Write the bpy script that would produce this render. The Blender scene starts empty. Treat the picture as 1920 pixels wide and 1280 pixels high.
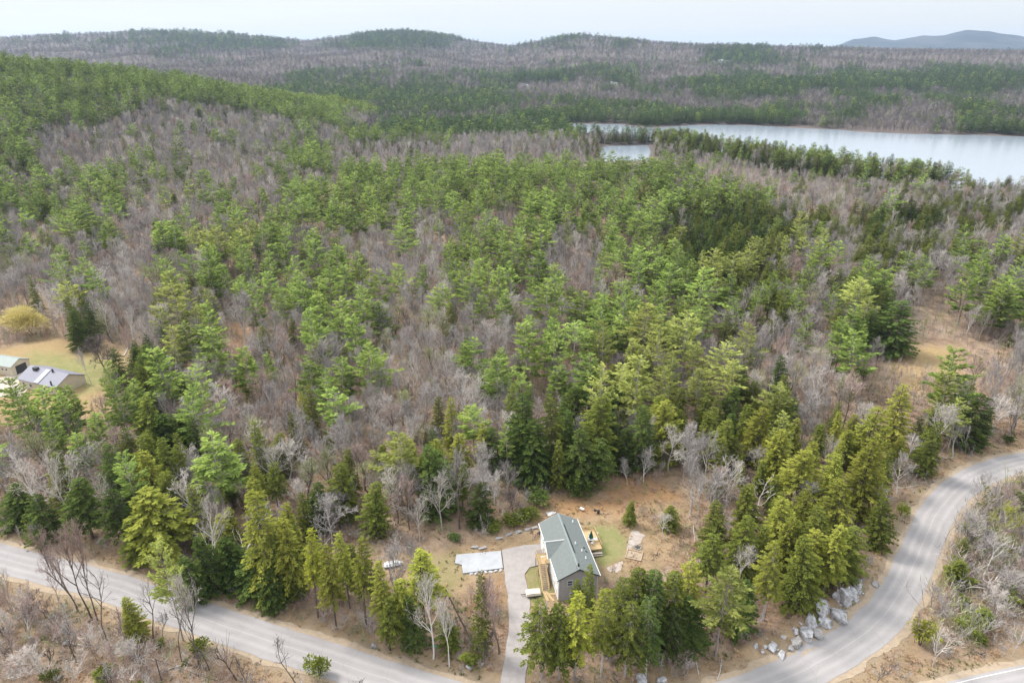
import bpy, bmesh, math, random
import numpy as np
from mathutils import Vector
R = math.radians
rng = np.random.default_rng(7)
random.seed(7)
S = bpy.context.scene
COL = S.collection

# ------------------------------------------------------------------ camera, sky, sun, exposure
CAM_H, PITCH, FPX = 95.0, 23.06, 1280.0
cam_d = bpy.data.cameras.new('camera')
cam_d.sensor_width = 36; cam_d.lens = 24; cam_d.clip_start = 1; cam_d.clip_end = 40000
cam = bpy.data.objects.new('camera', cam_d); COL.objects.link(cam)
cam.location = (0, 0, CAM_H); cam.rotation_euler = (R(90 - PITCH), 0, 0)
S.camera = cam

SUN_EL, SUN_AZ = 50.0, -62.0         # azimuth in degrees clockwise from +Y (the view direction)
w = bpy.data.worlds.new('World'); S.world = w; w.use_nodes = True
nt = w.node_tree; nt.nodes.clear()
wo = nt.nodes.new('ShaderNodeOutputWorld'); bg = nt.nodes.new('ShaderNodeBackground')
sky = nt.nodes.new('ShaderNodeTexSky'); sky.sky_type = 'NISHITA'; sky.sun_disc = False
sky.sun_elevation = R(SUN_EL); sky.sun_rotation = R(SUN_AZ); sky.altitude = 200
sky.air_density = 1.0; sky.dust_density = 2.0; sky.ozone_density = 1.0
tc = nt.nodes.new('ShaderNodeTexCoord'); mp = nt.nodes.new('ShaderNodeMapping'); mp.inputs['Scale'].default_value = (1.0, 1.0, 22.0)
cn = nt.nodes.new('ShaderNodeTexNoise'); cn.inputs['Scale'].default_value = 2.2; cn.inputs['Detail'].default_value = 7; cn.inputs['Roughness'].default_value = .55
cr = nt.nodes.new('ShaderNodeMapRange'); cr.inputs[1].default_value = .30; cr.inputs[2].default_value = .70; cr.inputs[3].default_value = .80; cr.inputs[4].default_value = 1.0
mx = nt.nodes.new('ShaderNodeMix'); mx.data_type = 'RGBA'; mx.inputs['B'].default_value = (3.75, 3.87, 3.96, 1)
nt.links.new(tc.outputs['Generated'], mp.inputs['Vector']); nt.links.new(mp.outputs[0], cn.inputs['Vector'])
nt.links.new(cn.outputs[0], cr.inputs[0]); nt.links.new(cr.outputs[0], mx.inputs['Factor'])
# an overcast sky is brighter overhead than at the horizon
sz_ = nt.nodes.new('ShaderNodeSeparateXYZ'); nt.links.new(tc.outputs['Generated'], sz_.inputs[0])
gr_ = nt.nodes.new('ShaderNodeMapRange'); gr_.inputs[1].default_value = .05; gr_.inputs[2].default_value = .8; gr_.inputs[3].default_value = 1.0; gr_.inputs[4].default_value = 2.3; nt.links.new(sz_.outputs[2], gr_.inputs[0])
vs_ = nt.nodes.new('ShaderNodeVectorMath'); vs_.operation = 'SCALE'; nt.links.new(mx.outputs['Result'], vs_.inputs[0]); nt.links.new(gr_.outputs[0], vs_.inputs['Scale'])
nt.links.new(sky.outputs[0], mx.inputs['A']); nt.links.new(vs_.outputs[0], bg.inputs['Color'])
bg.inputs['Strength'].default_value = 0.105
nt.links.new(bg.outputs[0], wo.inputs['Surface'])
sd = bpy.data.lights.new('sun', 'SUN'); sd.energy = 2.1; sd.angle = R(17); sd.color = (1.0, .955, .88)
so = bpy.data.objects.new('sun', sd); COL.objects.link(so)
_a = R(SUN_AZ); _e = R(SUN_EL)
so.rotation_euler = Vector((math.sin(_a)*math.cos(_e), math.cos(_a)*math.cos(_e), math.sin(_e))).to_track_quat('Z', 'Y').to_euler()
so.location = (-100, 0, 300)
S.view_settings.view_transform = 'Standard'; S.view_settings.look = 'None'
S.view_settings.exposure = 1.2; S.view_settings.gamma = 1.0
S.render.engine = 'CYCLES'
S.cycles.max_bounces = 5; S.cycles.diffuse_bounces = 2; S.cycles.glossy_bounces = 2
S.cycles.transmission_bounces = 2; S.cycles.volume_bounces = 0; S.cycles.transparent_max_bounces = 6

# ------------------------------------------------------------------ projection
CP, SP = math.cos(R(PITCH)), math.sin(R(PITCH))
def project(x, y, z):
    dz = z - CAM_H
    d = y*CP - dz*SP; u = y*SP + dz*CP
    d = np.where(np.abs(d) < 1e-3, 1e-3, d)
    return 960 + FPX*x/d, 640 - FPX*u/d, d
def ray(px, py):
    a = (px-960)/FPX; b = (640-py)/FPX
    return np.array([a, CP + b*SP, -SP + b*CP])
def flat_at(px, py, z=0.0):
    d = ray(px, py); t = (z-CAM_H)/d[2]; return (d[0]*t, d[1]*t)

# ------------------------------------------------------------------ numpy noise / distances
_P = np.random.default_rng(3).random((256, 256))
def vnoise(x, y):
    xi = np.floor(x).astype(int); yi = np.floor(y).astype(int)
    fx = x-xi; fy = y-yi; fx = fx*fx*(3-2*fx); fy = fy*fy*(3-2*fy)
    a = _P[xi & 255, yi & 255]; b = _P[(xi+1) & 255, yi & 255]; c = _P[xi & 255, (yi+1) & 255]; d = _P[(xi+1) & 255, (yi+1) & 255]
    return (a*(1-fx)+b*fx)*(1-fy)+(c*(1-fx)+d*fx)*fy
def fbm(x, y, o=4):
    s = 0; a = .5; t = 0
    for k in range(o):
        s = s + a*vnoise(x+k*17.3, y-k*9.1); t += a; x = x*2.03; y = y*2.03; a *= .5
    return s/t
def sstep(a, b, x):
    t = np.clip((x-a)/(b-a), 0, 1); return t*t*(3-2*t)
def dist_poly(x, y, pts):
    d = np.full(np.shape(x), 1e9)
    for (x0, y0), (x1, y1) in zip(pts[:-1], pts[1:]):
        vx, vy = x1-x0, y1-y0; L = vx*vx+vy*vy+1e-9
        t = np.clip(((x-x0)*vx+(y-y0)*vy)/L, 0, 1)
        d = np.minimum(d, np.hypot(x-x0-t*vx, y-y0-t*vy))
    return d
def inside(x, y, pts):
    c = np.zeros(np.shape(x), bool); n = len(pts)
    for i in range(n):
        x0, y0 = pts[i]; x1, y1 = pts[(i+1) % n]
        k = ((y0 > y) != (y1 > y)) & (x < (x1-x0)*(y-y0)/((y1-y0) if y1 != y0 else 1e-9)+x0)
        c ^= k
    return c
def sdist(x, y, pts):      # negative inside
    d = dist_poly(x, y, pts+[pts[0]]); return np.where(inside(x, y, pts), -d, d)
def G(l, z=0.0): return [flat_at(a, b, z) for a, b in l]
def smooth_line(pts, n=12):
    P = [np.array(p, float) for p in pts]; P = [2*P[0]-P[1]]+P+[2*P[-1]-P[-2]]; out = []
    for i in range(1, len(P)-2):
        for k in range(n):
            t = k/n; a, b, c, d = P[i-1:i+3]
            out.append(tuple(.5*((2*b)+(c-a)*t+(2*a-5*b+4*c-d)*t*t+(3*b-a-3*c+d)*t**3)))
    out.append(tuple(P[-2])); return out

# ------------------------------------------------------------------ plan of the place (ground points)
ROAD = smooth_line(G([(-420, 925), (-200, 988), (0, 1046), (180, 1092), (340, 1146), (500, 1200), (640, 1245), (780, 1290), (950, 1335), (1150, 1352), (1330, 1322), (1460, 1278), (1540, 1238), (1615, 1192), (1668, 1140), (1703, 1080), (1732, 1015), (1757, 962), (1803, 912), (1860, 882), (1920, 865), (2050, 845), (2300, 820)]))
ROAD2 = smooth_line(G([(1480, 1420), (1700, 1345), (1850, 1303), (1920, 1287), (2060, 1255), (2300, 1200)]))
DRIVE = smooth_line(G([(955, 1330), (962, 1270), (970, 1220), (974, 1170), (972, 1120), (966, 1088), (966, 1066)]))
YARD = G([(690, 1040), (830, 1032), (990, 985), (1020, 935), (1110, 915), (1200, 885), (1290, 910), (1285, 1040), (1240, 1078), (1125, 1085), (1120, 1150), (1010, 1165), (930, 1160), (940, 1090), (850, 1130), (800, 1090), (700, 1075)])
FIELD = G([(1640, 700), (1680, 645), (1735, 580), (1775, 580), (1795, 635), (1890, 655), (1885, 710), (1800, 760), (1720, 790), (1690, 850), (1640, 865), (1612, 800), (1630, 740)])
LAWN2 = G([(-200, 700), (0, 655), (100, 632), (160, 645), (245, 655), (240, 720), (200, 790), (0, 800), (-200, 800)])
LAKE = G([(1060, 232), (1160, 233), (1200, 239), (1240, 239), (1290, 235), (1340, 234), (1420, 236), (1560, 243), (1640, 249), (1740, 252), (1860, 254), (2050, 262), (2400, 300), (2100, 352), (1900, 366), (1830, 364), (1750, 352), (1660, 336), (1560, 320), (1450, 306), (1360, 290), (1270, 270), (1200, 262), (1130, 254), (1080, 248)], -1)
POND = G([(1130, 274), (1216, 272), (1222, 285), (1216, 304), (1130, 303), (1122, 288)], -1)
TRAIL = G([(440, 612), (455, 620), (462, 655), (470, 700), (462, 760), (448, 760), (440, 700), (432, 650)])
CLR = G([(585, 372), (640, 366), (660, 395), (600, 400)])
SPIT = G([(1228, 263), (1355, 279), (1450, 306), (1660, 336), (1825, 352), (1815, 370), (1650, 358), (1450, 331), (1350, 306), (1228, 284)], -1)
NEARHOUSE = G([(-60, 735), (200, 735), (225, 822), (-60, 822)])
WILLOWZONE = G([(-40, 600), (120, 600), (125, 665), (-40, 665)])
HANDZONE = G([(1000, 1070), (1290, 1056), (1330, 1090), (1405, 1120), (1405, 1262), (1000, 1262)])
SHORE = [G([(1115, 300), (1230, 300), (1240, 322), (1110, 322)], -1), G([(1060, 246), (1200, 258), (1190, 266), (1060, 258)], -1)]
BANK = G([(1400, 1220), (1500, 1205), (1600, 1130), (1650, 1060), (1655, 1030), (1560, 1110), (1420, 1190)])
BELOW = [G([(-500, 905), (0, 1022), (380, 1125), (860, 1275), (860, 1900), (-500, 1900)]),
         G([(1340, 1262), (1460, 1232), (1640, 1098), (1730, 930), (1850, 852), (2400, 800), (2400, 1900), (1340, 1900)]),
         G([(860, 1250), (1340, 1250), (1340, 1900), (860, 1900)])]

CREST = []
for px, py in [(-500, 100), (-200, 104), (0, 114), (150, 130), (300, 155), (450, 190), (560, 219), (640, 241)]:
    d = ray(px, py); t = 770/d[1]; CREST.append((d[0]*t, max(0, CAM_H+d[2]*t-15)))
CREST.append((-130, 0)); CX = [c[0] for c in CREST]; CZ = [c[1] for c in CREST]
SKY = [(-900, 92), (-400, 84), (0, 80), (100, 74), (250, 68), (330, 67), (430, 71), (520, 80), (580, 85), (640, 77), (700, 69), (760, 66), (820, 70), (900, 80), (960, 87), (1000, 80), (1060, 69), (1100, 67), (1150, 71), (1220, 78), (1300, 84), (1400, 87), (1500, 88), (1600, 91), (1700, 93), (1920, 96), (2300, 96), (2800, 90)]
SAZ = [math.atan2(*ray(a, b)[:2]) for a, b in SKY]
SEL = [ray(a, b)[2]/math.hypot(*ray(a, b)[:2]) for a, b in SKY]
RID = [4300, 4300, 4300, 4300, 4200, 4200, 4200, 4100, 4100, 4000, 4000, 4000, 4000, 4000, 3900, 3700, 3600, 3600, 3500, 3400, 3200, 3200, 3200, 3200, 3300, 3400, 3400, 3400]
MTN = [(1480, 104), (1560, 92), (1600, 76), (1640, 72), (1680, 77), (1730, 69), (1770, 71), (1810, 62), (1850, 63), (1920, 74), (2050, 84), (2300, 80), (2600, 100)]
MAZ = [math.atan2(*ray(a, b)[:2]) for a, b in MTN]
MEL = [ray(a, b)[2]/math.hypot(*ray(a, b)[:2]) for a, b in MTN]
HC = flat_at(1052, 1030, 5.4)

def height(x, y):
    x = np.asarray(x, float); y = np.asarray(y, float)
    r = np.hypot(x, y); az = np.arctan2(x, y)
    z = (fbm(x/55+3, y/55+8)-.5)*5 + (fbm(x/9, y/9, 2)-.5)*.5
    near = np.minimum(dist_poly(x, y, ROAD), dist_poly(x, y, ROAD2)); near = np.minimum(near, dist_poly(x, y, DRIVE))
    near = np.minimum(near, np.maximum(0, np.hypot(x-HC[0], y-HC[1])-24))
    near = np.minimum(near, np.maximum(0, np.hypot(x+135, y-185)-35))
    z = z*sstep(4, 35, near)
    # rock bank above the bend
    bk = sdist(x, y, BANK); z = z + 1.6*sstep(2.5, -3, bk)
    # wooded hill on the left
    cz = np.interp(x, CX, CZ); f = sstep(300, 770, y)*(1-.75*sstep(790, 1250, y))
    z = z + cz*f + (fbm(x/70, y/70)-.5)*8*sstep(0, 30, cz*f)
    # slight rise under the pines
    z = z + 7*np.exp(-((x-30)/190)**2-((y-470)/90)**2)
    z = np.maximum(z, .4*sstep(300, 500, r)-3*(1-sstep(300, 500, r)))
    # water bodies
    for P in (LAKE, POND):
        s = sdist(x, y, P); k = sstep(40, 0, s); z = z*(1-k) + k*.3
        z = np.where(s < 5, np.minimum(z, .3-3.3*sstep(5, -9, s)), z)
    # far hills
    el = np.interp(az, SAZ, SEL); r1 = np.interp(az, SAZ, RID); zr = CAM_H+el*r1-9
    t = np.clip((r-1020)/(r1-1020), 0, 1.0)
    hz = zr*(.10*t+.90*t**1.9)+(fbm(x/240, y/240)-.5)*46*sstep(.05, .35, t)*sstep(1.0, .8, t)
    back = sstep(1.0, 1.5, r/r1)
    front = np.abs(az) < 1.9
    z = np.where(front, z+hz*(1-back*.65), z)
    # blue mountains
    mel = np.interp(az, MAZ, MEL); zm = CAM_H+mel*9500
    zm = zm+(fbm(x/700, y/700, 4)-.5)*120
    m = sstep(6300, 9500, r)*(1-sstep(9500, 12500, r))*sstep(MAZ[0], MAZ[0]+.03, az)
    z = np.where(front & (r > 6000), np.maximum(z, zm*m), z)
    # ground behind the camera: plain rolling woodland
    return z

def ground(x, y): return float(height(np.array([x]), np.array([y]))[0])
def at(px, py, dz=0.0):
    d = ray(px, py); t = 20.0; pt = t
    ts = np.concatenate([np.arange(60, 1500, 2.0), np.arange(1500, 9000, 15.0)])
    X = d[0]*ts; Y = d[1]*ts; Z = CAM_H+d[2]*ts
    k = np.nonzero(Z-dz-height(X, Y) <= 0)[0]
    if len(k) == 0: i = len(ts)-1; return X[i], Y[i], Z[i]
    i = k[0]; a, b = ts[max(i-1, 0)], ts[i]
    for _ in range(12):
        m = (a+b)/2
        if CAM_H+d[2]*m-dz-ground(d[0]*m, d[1]*m) <= 0: b = m
        else: a = m
    return d[0]*b, d[1]*b, ground(d[0]*b, d[1]*b)

# ------------------------------------------------------------------ tagging helpers
def tag(o, label=None, cat=None, group=None, kind=None):
    if label: o['label'] = label
    if cat: o['category'] = cat
    if group: o['group'] = group
    if kind: o['kind'] = kind
    return o
def empty(name, loc, rz=0, label=None, cat=None, group=None, s=1.0):
    o = bpy.data.objects.new(name, None); COL.objects.link(o); o.location = loc; o.rotation_euler = (0, 0, rz)
    o.scale = s if hasattr(s, '__len__') else (s, s, s); o.empty_display_size = .3
    return tag(o, label, cat, group)
def link(name, me, parent=None, loc=None, rz=0):
    o = bpy.data.objects.new(name, me); COL.objects.link(o)
    if parent: o.parent = parent
    if loc is not None: o.location = loc
    o.rotation_euler[2] = rz
    return o

class MB:
    def __init__(s): s.v = []; s.f = []; s.m = []; s.t = []; s.n = 0; s.uv = None
    def raw(s, V, F, mat=0, tint=.5):
        V = np.asarray(V, float).reshape(-1, 3); s.v.append(V)
        s.f += [tuple(int(i)+s.n for i in f) for f in F]; s.m += [mat]*len(F)
        t = np.empty(len(V)); t[:] = tint; s.t.append(t); s.n += len(V)
    def quads(s, Q, tint, mat=0):             # Q: n x 4 x 3
        n = len(Q); V = Q.reshape(-1, 3); F = (np.arange(n*4).reshape(n, 4)+s.n).tolist()
        s.v.append(V); s.f += [tuple(f) for f in F]; s.m += [mat]*n; s.t.append(np.repeat(tint, 4)); s.n += n*4
    def box(s, c, d, rz=0, mat=0, rx=0, ry=0, tint=.5):
        x, y, z = [k/2 for k in d]
        V = np.array([(a*x, b*y, e*z) for a in (-1, 1) for b in (-1, 1) for e in (-1, 1)])
        if rx: c_, s_ = math.cos(rx), math.sin(rx); V = V @ np.array([[1, 0, 0], [0, c_, s_], [0, -s_, c_]])
        if ry: c_, s_ = math.cos(ry), math.sin(ry); V = V @ np.array([[c_, 0, -s_], [0, 1, 0], [s_, 0, c_]])
        if rz: c_, s_ = math.cos(rz), math.sin(rz); V = V @ np.array([[c_, s_, 0], [-s_, c_, 0], [0, 0, 1]])
        s.raw(V+np.array(c), [(0, 1, 3, 2), (4, 6, 7, 5), (0, 4, 5, 1), (2, 3, 7, 6), (0, 2, 6, 4), (1, 5, 7, 3)], mat, tint)
    def tube(s, pts, rad, sides=6, mat=0, tint=.5, cap=True):
        pts = [np.asarray(p, float) for p in pts]; V = []; F = []
        for i, p in enumerate(pts):
            d = pts[min(i+1, len(pts)-1)]-pts[max(i-1, 0)]; d = d/(np.linalg.norm(d)+1e-9)
            u = np.cross(d, (0, 0, 1.)) if abs(d[2]) < .95 else np.cross(d, (1., 0, 0)); u /= np.linalg.norm(u); v = np.cross(d, u)
            for k in range(sides):
                a = 2*math.pi*k/sides; V.append(p+rad[i]*(u*math.cos(a)+v*math.sin(a)))
        for i in range(len(pts)-1):
            for k in range(sides):
                a = i*sides+k; b = i*sides+(k+1) % sides; F.append((a, b, b+sides, a+sides))
        if cap: F.append(tuple(range((len(pts)-1)*sides, len(pts)*sides))); F.append(tuple(range(sides-1, -1, -1)))
        s.raw(V, F, mat, tint)
    def mesh(s, name, mats, smooth=False):
        me = bpy.data.meshes.new(name); V = np.concatenate(s.v)
        me.from_pydata(V.tolist(), [], s.f)
        for m in mats: me.materials.append(m)
        me.polygons.foreach_set('material_index', s.m)
        a = me.attributes.new('tint', 'FLOAT', 'POINT'); a.data.foreach_set('value', np.concatenate(s.t))
        if smooth: me.polygons.foreach_set('use_smooth', [True]*len(s.f))
        me.update(); return me
    def obj(s, name, mats, parent=None, smooth=False, loc=None, rz=0):
        if not hasattr(mats, '__len__'): mats = [mats]
        return link(name, s.mesh(name, mats, smooth), parent, loc, rz)

# ------------------------------------------------------------------ materials
def newmat(name):
    m = bpy.data.materials.new(name); m.use_nodes = True; n = m.node_tree; b = n.nodes['Principled BSDF']
    return m, n, b
def N(n, t, **kw):
    o = n.nodes.new(t)
    for k, v in kw.items(): setattr(o, k, v)
    return o
def rgbmix(n, fac, a, b, mode='MIX'):
    m = N(n, 'ShaderNodeMix', data_type='RGBA', blend_type=mode)
    for s_, v in (('Factor', fac), ('A', a), ('B', b)):
        if hasattr(v, 'is_linked') or hasattr(v, 'links'): n.links.new(v, m.inputs[s_])
        elif hasattr(v, '__len__'): m.inputs[s_].default_value = (*v[:3], 1)
        else: m.inputs[s_].default_value = v
    return m.outputs['Result']
def noise(n, scale, detail=4, rough=.55, vec=None, lo=None, hi=None, dist=0.0):
    t = N(n, 'ShaderNodeTexNoise'); t.inputs['Scale'].default_value = scale; t.inputs['Detail'].default_value = detail
    t.inputs['Roughness'].default_value = rough; t.inputs['Distortion'].default_value = dist
    if vec is not None: n.links.new(vec, t.inputs['Vector'])
    if lo is None: return t.outputs[0]
    r = N(n, 'ShaderNodeMapRange'); r.inputs[1].default_value = lo; r.inputs[2].default_value = hi; n.links.new(t.outputs[0], r.inputs[0])
    return r.outputs[0]
def geo(n): return N(n, 'ShaderNodeNewGeometry').outputs['Position']
def bump(n, b, h, strength, dist=.05):
    k = N(n, 'ShaderNodeBump'); k.inputs['Strength'].default_value = strength; k.inputs['Distance'].default_value = dist
    n.links.new(h, k.inputs['Height']); n.links.new(k.outputs[0], b.inputs['Normal'])
def simple(name, c, c2=None, rough=.75, scale=3.0, detail=5, metal=0, bmp=0):
    m, n, b = newmat(name); tc = N(n, 'ShaderNodeTexCoord').outputs['Object']
    c2 = c2 or tuple(k*.78 for k in c)
    f = noise(n, scale, detail, .6, tc, .3, .7)
    n.links.new(rgbmix(n, f, c, c2), b.inputs['Base Color']); b.inputs['Roughness'].default_value = rough; b.inputs['Metallic'].default_value = metal
    b.inputs['Specular IOR Level'].default_value = .3
    if bmp: bump(n, b, f, bmp)
    return m
def foliage(name, c1, c2, trans=.22):
    m, n, b = newmat(name); n.nodes.remove(b)
    at_ = N(n, 'ShaderNodeAttribute', attribute_name='tint').outputs['Fac']
    oi = N(n, 'ShaderNodeObjectInfo').outputs['Random']
    c = rgbmix(n, at_, c1, c2)
    hs = N(n, 'ShaderNodeHueSaturation'); n.links.new(c, hs.inputs['Color'])
    mr = N(n, 'ShaderNodeMapRange'); mr.inputs[3].default_value = .70; mr.inputs[4].default_value = 1.30; n.links.new(oi, mr.inputs[0]); n.links.new(mr.outputs[0], hs.inputs['Value'])
    m2 = N(n, 'ShaderNodeMath', operation='MULTIPLY_ADD'); m2.inputs[1].default_value = 7.31; n.links.new(oi, m2.inputs[0])
    fr = N(n, 'ShaderNodeMath', operation='FRACT'); n.links.new(m2.outputs[0], fr.inputs[0])
    mh = N(n, 'ShaderNodeMapRange'); mh.inputs[3].default_value = .484; mh.inputs[4].default_value = .497; n.links.new(fr.outputs[0], mh.inputs[0]); n.links.new(mh.outputs[0], hs.inputs['Hue'])
    d = N(n, 'ShaderNodeBsdfDiffuse'); t = N(n, 'ShaderNodeBsdfTranslucent'); ms = N(n, 'ShaderNodeMixShader'); ms.inputs[0].default_value = trans
    n.links.new(hs.outputs[0], d.inputs[0]); n.links.new(hs.outputs[0], t.inputs[0]); n.links.new(d.outputs[0], ms.inputs[1]); n.links.new(t.outputs[0], ms.inputs[2])
    n.links.new(ms.outputs[0], n.nodes['Material Output'].inputs['Surface'])
    return m
def barkmat(name, c1, c2, var=.35):
    m, n, b = newmat(name)
    oi = N(n, 'ShaderNodeObjectInfo').outputs['Random']; at_ = N(n, 'ShaderNodeAttribute', attribute_name='tint').outputs['Fac']
    c = rgbmix(n, at_, c1, c2)
    hs = N(n, 'ShaderNodeHueSaturation'); n.links.new(c, hs.inputs['Color'])
    mr = N(n, 'ShaderNodeMapRange'); mr.inputs[3].default_value = 1-var; mr.inputs[4].default_value = 1+var; n.links.new(oi, mr.inputs[0]); n.links.new(mr.outputs[0], hs.inputs['Value'])
    n.links.new(hs.outputs[0], b.inputs['Base Color']); b.inputs['Roughness'].default_value = .9; b.inputs['Specular IOR Level'].default_value = .1
    return m
M = {}
M['pine'] = foliage('pine_needles', (.085, .150, .036), (.310, .410, .098))
M['pine_pale'] = foliage('pale_pine_needles', (.160, .195, .050), (.350, .395, .105))
M['pine_far'] = foliage('distant_pine_needles', (.060, .105, .045), (.125, .185, .070))
M['hem'] = foliage('hemlock_needles', (.072, .100, .022), (.190, .225, .042))
M['hem_dark'] = foliage('dark_hemlock_needles', (.038, .070, .020), (.105, .150, .034))
M['hem_yel'] = foliage('yellow_green_needles', (.130, .160, .028), (.310, .330, .060))
M['hem_bright'] = foliage('bright_yellow_needles', (.200, .235, .030), (.360, .380, .060))
M['willow'] = foliage('willow_twigs', (.52, .47, .15), (.74, .68, .28), .4)
M['bark'] = barkmat('grey_bark', (.26, .23, .21), (.42, .38, .35))
M['bark_dark'] = barkmat('dark_bark', (.085, .070, .060), (.15, .12, .10))
M['bark_pale'] = barkmat('pale_bark', (.40, .37, .34), (.58, .55, .51), .2)
M['twig'] = barkmat('grey_twigs', (.200, .178, .168), (.37, .34, .325), .3)
M['twig_pale'] = barkmat('pale_twigs', (.33, .29, .265), (.50, .46, .42), .2)
M['twig_red'] = barkmat('reddish_twigs', (.255, .180, .155), (.40, .305, .270), .25)
M['twig_green'] = barkmat('budding_twigs', (.20, .215, .10), (.33, .33, .17), .3)
M['twig_far'] = barkmat('distant_twigs', (.105, .090, .092), (.205, .180, .182), .4)
M['twig_dark'] = barkmat('dark_twigs', (.09, .075, .07), (.16, .13, .12), .3)

def ground_material():
    m, n, b = newmat('forest_floor'); P = geo(n)
    A = lambda k: N(n, 'ShaderNodeAttribute', attribute_name=k).outputs['Fac']
    n1 = noise(n, .9, 8, .7, P, .34, .66); n2 = noise(n, .09, 5, .6, P, .36, .64); n3 = noise(n, 4.5, 6, .75, P, .35, .65)
    c = rgbmix(n, n1, (.345, .222, .150), (.185, .125, .088)); c = rgbmix(n, n2, c, (.39, .285, .20))
    big = noise(n, .30, 7, .7, P, .47, .60); kb = N(n, 'ShaderNodeMath', operation='MULTIPLY'); kb.inputs[1].default_value = .75; n.links.new(big, kb.inputs[0]); c = rgbmix(n, kb.outputs[0], c, (.105, .075, .052))
    k = N(n, 'ShaderNodeMath', operation='MULTIPLY'); k.inputs[1].default_value = .55; n.links.new(n3, k.inputs[0])
    c = rgbmix(n, k.outputs[0], c, (.48, .35, .245))
    moss = noise(n, .22, 6, .65, P, .54, .66); k2 = N(n, 'ShaderNodeMath', operation='MULTIPLY'); k2.inputs[1].default_value = .6; n.links.new(moss, k2.inputs[0])
    c = rgbmix(n, k2.outputs[0], c, (.150, .145, .058))
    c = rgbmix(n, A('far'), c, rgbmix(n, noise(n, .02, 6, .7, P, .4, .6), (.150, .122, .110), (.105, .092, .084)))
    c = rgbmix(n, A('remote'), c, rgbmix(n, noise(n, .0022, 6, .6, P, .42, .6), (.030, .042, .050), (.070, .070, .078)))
    rust = rgbmix(n, n1, (.40, .185, .085), (.30, .155, .085)); c = rgbmix(n, A('rust'), c, rust)
    st = rgbmix(n, n1, (.43, .31, .155), (.33, .235, .12)); c = rgbmix(n, A('straw'), c, st)
    gr = rgbmix(n, noise(n, .35, 6, .65, P, .40, .60), (.34, .285, .155), (.190, .225, .070)); gr = rgbmix(n, n3, gr, (.27, .27, .11)); c = rgbmix(n, A('lawn'), c, gr)
    sa = rgbmix(n, n3, (.40, .315, .225), (.30, .235, .17)); c = rgbmix(n, A('sand'), c, sa)
    n.links.new(c, b.inputs['Base Color']); b.inputs['Roughness'].default_value = .95; b.inputs['Specular IOR Level'].default_value = .1
    ad = N(n, 'ShaderNodeMath', operation='ADD'); n.links.new(n1, ad.inputs[0]); n.links.new(n3, ad.inputs[1])
    bump(n, b, ad.outputs[0], .7, .25)
    return m
M['ground'] = ground_material()

def road_material(name='worn_asphalt', line=.38):
    m, n, b = newmat(name); P = geo(n); uv = N(n, 'ShaderNodeUVMap').outputs[0]
    sp = N(n, 'ShaderNodeSeparateXYZ'); n.links.new(uv, sp.inputs[0])
    mpn = N(n, 'ShaderNodeMapping'); mpn.inputs['Scale'].default_value = (9, .25, 1); n.links.new(uv, mpn.inputs['Vector'])
    streak = noise(n, 1.0, 5, .6, mpn.outputs[0], .3, .7)
    c = rgbmix(n, noise(n, 2.2, 7, .75, P, .3, .7), (.245, .230, .229), (.205, .192, .192))
    c = rgbmix(n, noise(n, .12, 4, .6, P, .4, .62), c, (.270, .255, .252))
    k = N(n, 'ShaderNodeMath', operation='MULTIPLY'); k.inputs[1].default_value = .45; n.links.new(streak, k.inputs[0])
    c = rgbmix(n, k.outputs[0], c, (.295, .280, .276))
    # tyre-polished bands (u = 0..1 across the road)
    cr_ = N(n, 'ShaderNodeValToRGB'); e = cr_.color_ramp; n.links.new(sp.outputs[0], cr_.inputs[0])
    while len(e.elements) > 1: e.elements.remove(e.elements[-1])
    e.elements[0].position = 0; e.elements[0].color = (.25,)*3+(1,)
    for p_, v_ in ((.06, .45), (.17, .1), (.27, .8), (.38, .1), (.475, .35), (.50, 1.0), (.525, .35), (.62, .1), (.73, .8), (.83, .1), (.94, .4), (1, .3)):
        q = e.elements.new(p_); q.color = (v_, v_, v_, 1)
    k3 = N(n, 'ShaderNodeMath', operation='MULTIPLY'); k3.inputs[1].default_value = line; n.links.new(cr_.outputs[0], k3.inputs[0])
    c = rgbmix(n, k3.outputs[0], c, (.44, .415, .40))
    # cracks
    vo = N(n, 'ShaderNodeTexVoronoi', feature='DISTANCE_TO_EDGE'); vo.inputs['Scale'].default_value = .16
    ns = noise(n, .8, 6, .8, P); va = N(n, 'ShaderNodeVectorMath', operation='ADD'); n.links.new(P, va.inputs[0]); n.links.new(ns, va.inputs[1]); n.links.new(va.outputs[0], vo.inputs['Vector'])
    mr = N(n, 'ShaderNodeMapRange'); mr.inputs[1].default_value = .0; mr.inputs[2].default_value = .012; mr.inputs[3].default_value = .28; mr.inputs[4].default_value = 0; n.links.new(vo.outputs['Distance'], mr.inputs[0])
    c = rgbmix(n, mr.outputs[0], c, (.17, .155, .15))
    n.links.new(c, b.inputs['Base Color']); b.inputs['Roughness'].default_value = .85; b.inputs['Specular IOR Level'].default_value = .25
    return m
M['road'] = road_material()
M['drive'] = simple('driveway_asphalt', (.26, .235, .222), (.33, .30, .285), .9, .8, 8)
M['slab'] = simple('pale_slab', (.37, .38, .395), (.30, .31, .325), .8, .6, 7)
M['sand'] = simple('road_shoulder_sand', (.36, .285, .20), (.27, .21, .155), .95, 1.3, 8)
M['paint'] = simple('road_paint', (.62, .60, .57), (.50, .48, .45), .7, 2)
M['roof'] = simple('grey_green_shingles', (.155, .172, .166), (.130, .145, .140), .85, 1.8, 9, bmp=.2)
M['ridge'] = simple('ridge_cap', (.21, .24, .23), None, .8)
M['vinyl'] = simple('white_siding', (.64, .64, .63), (.57, .57, .57), .6, 1.5)
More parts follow.
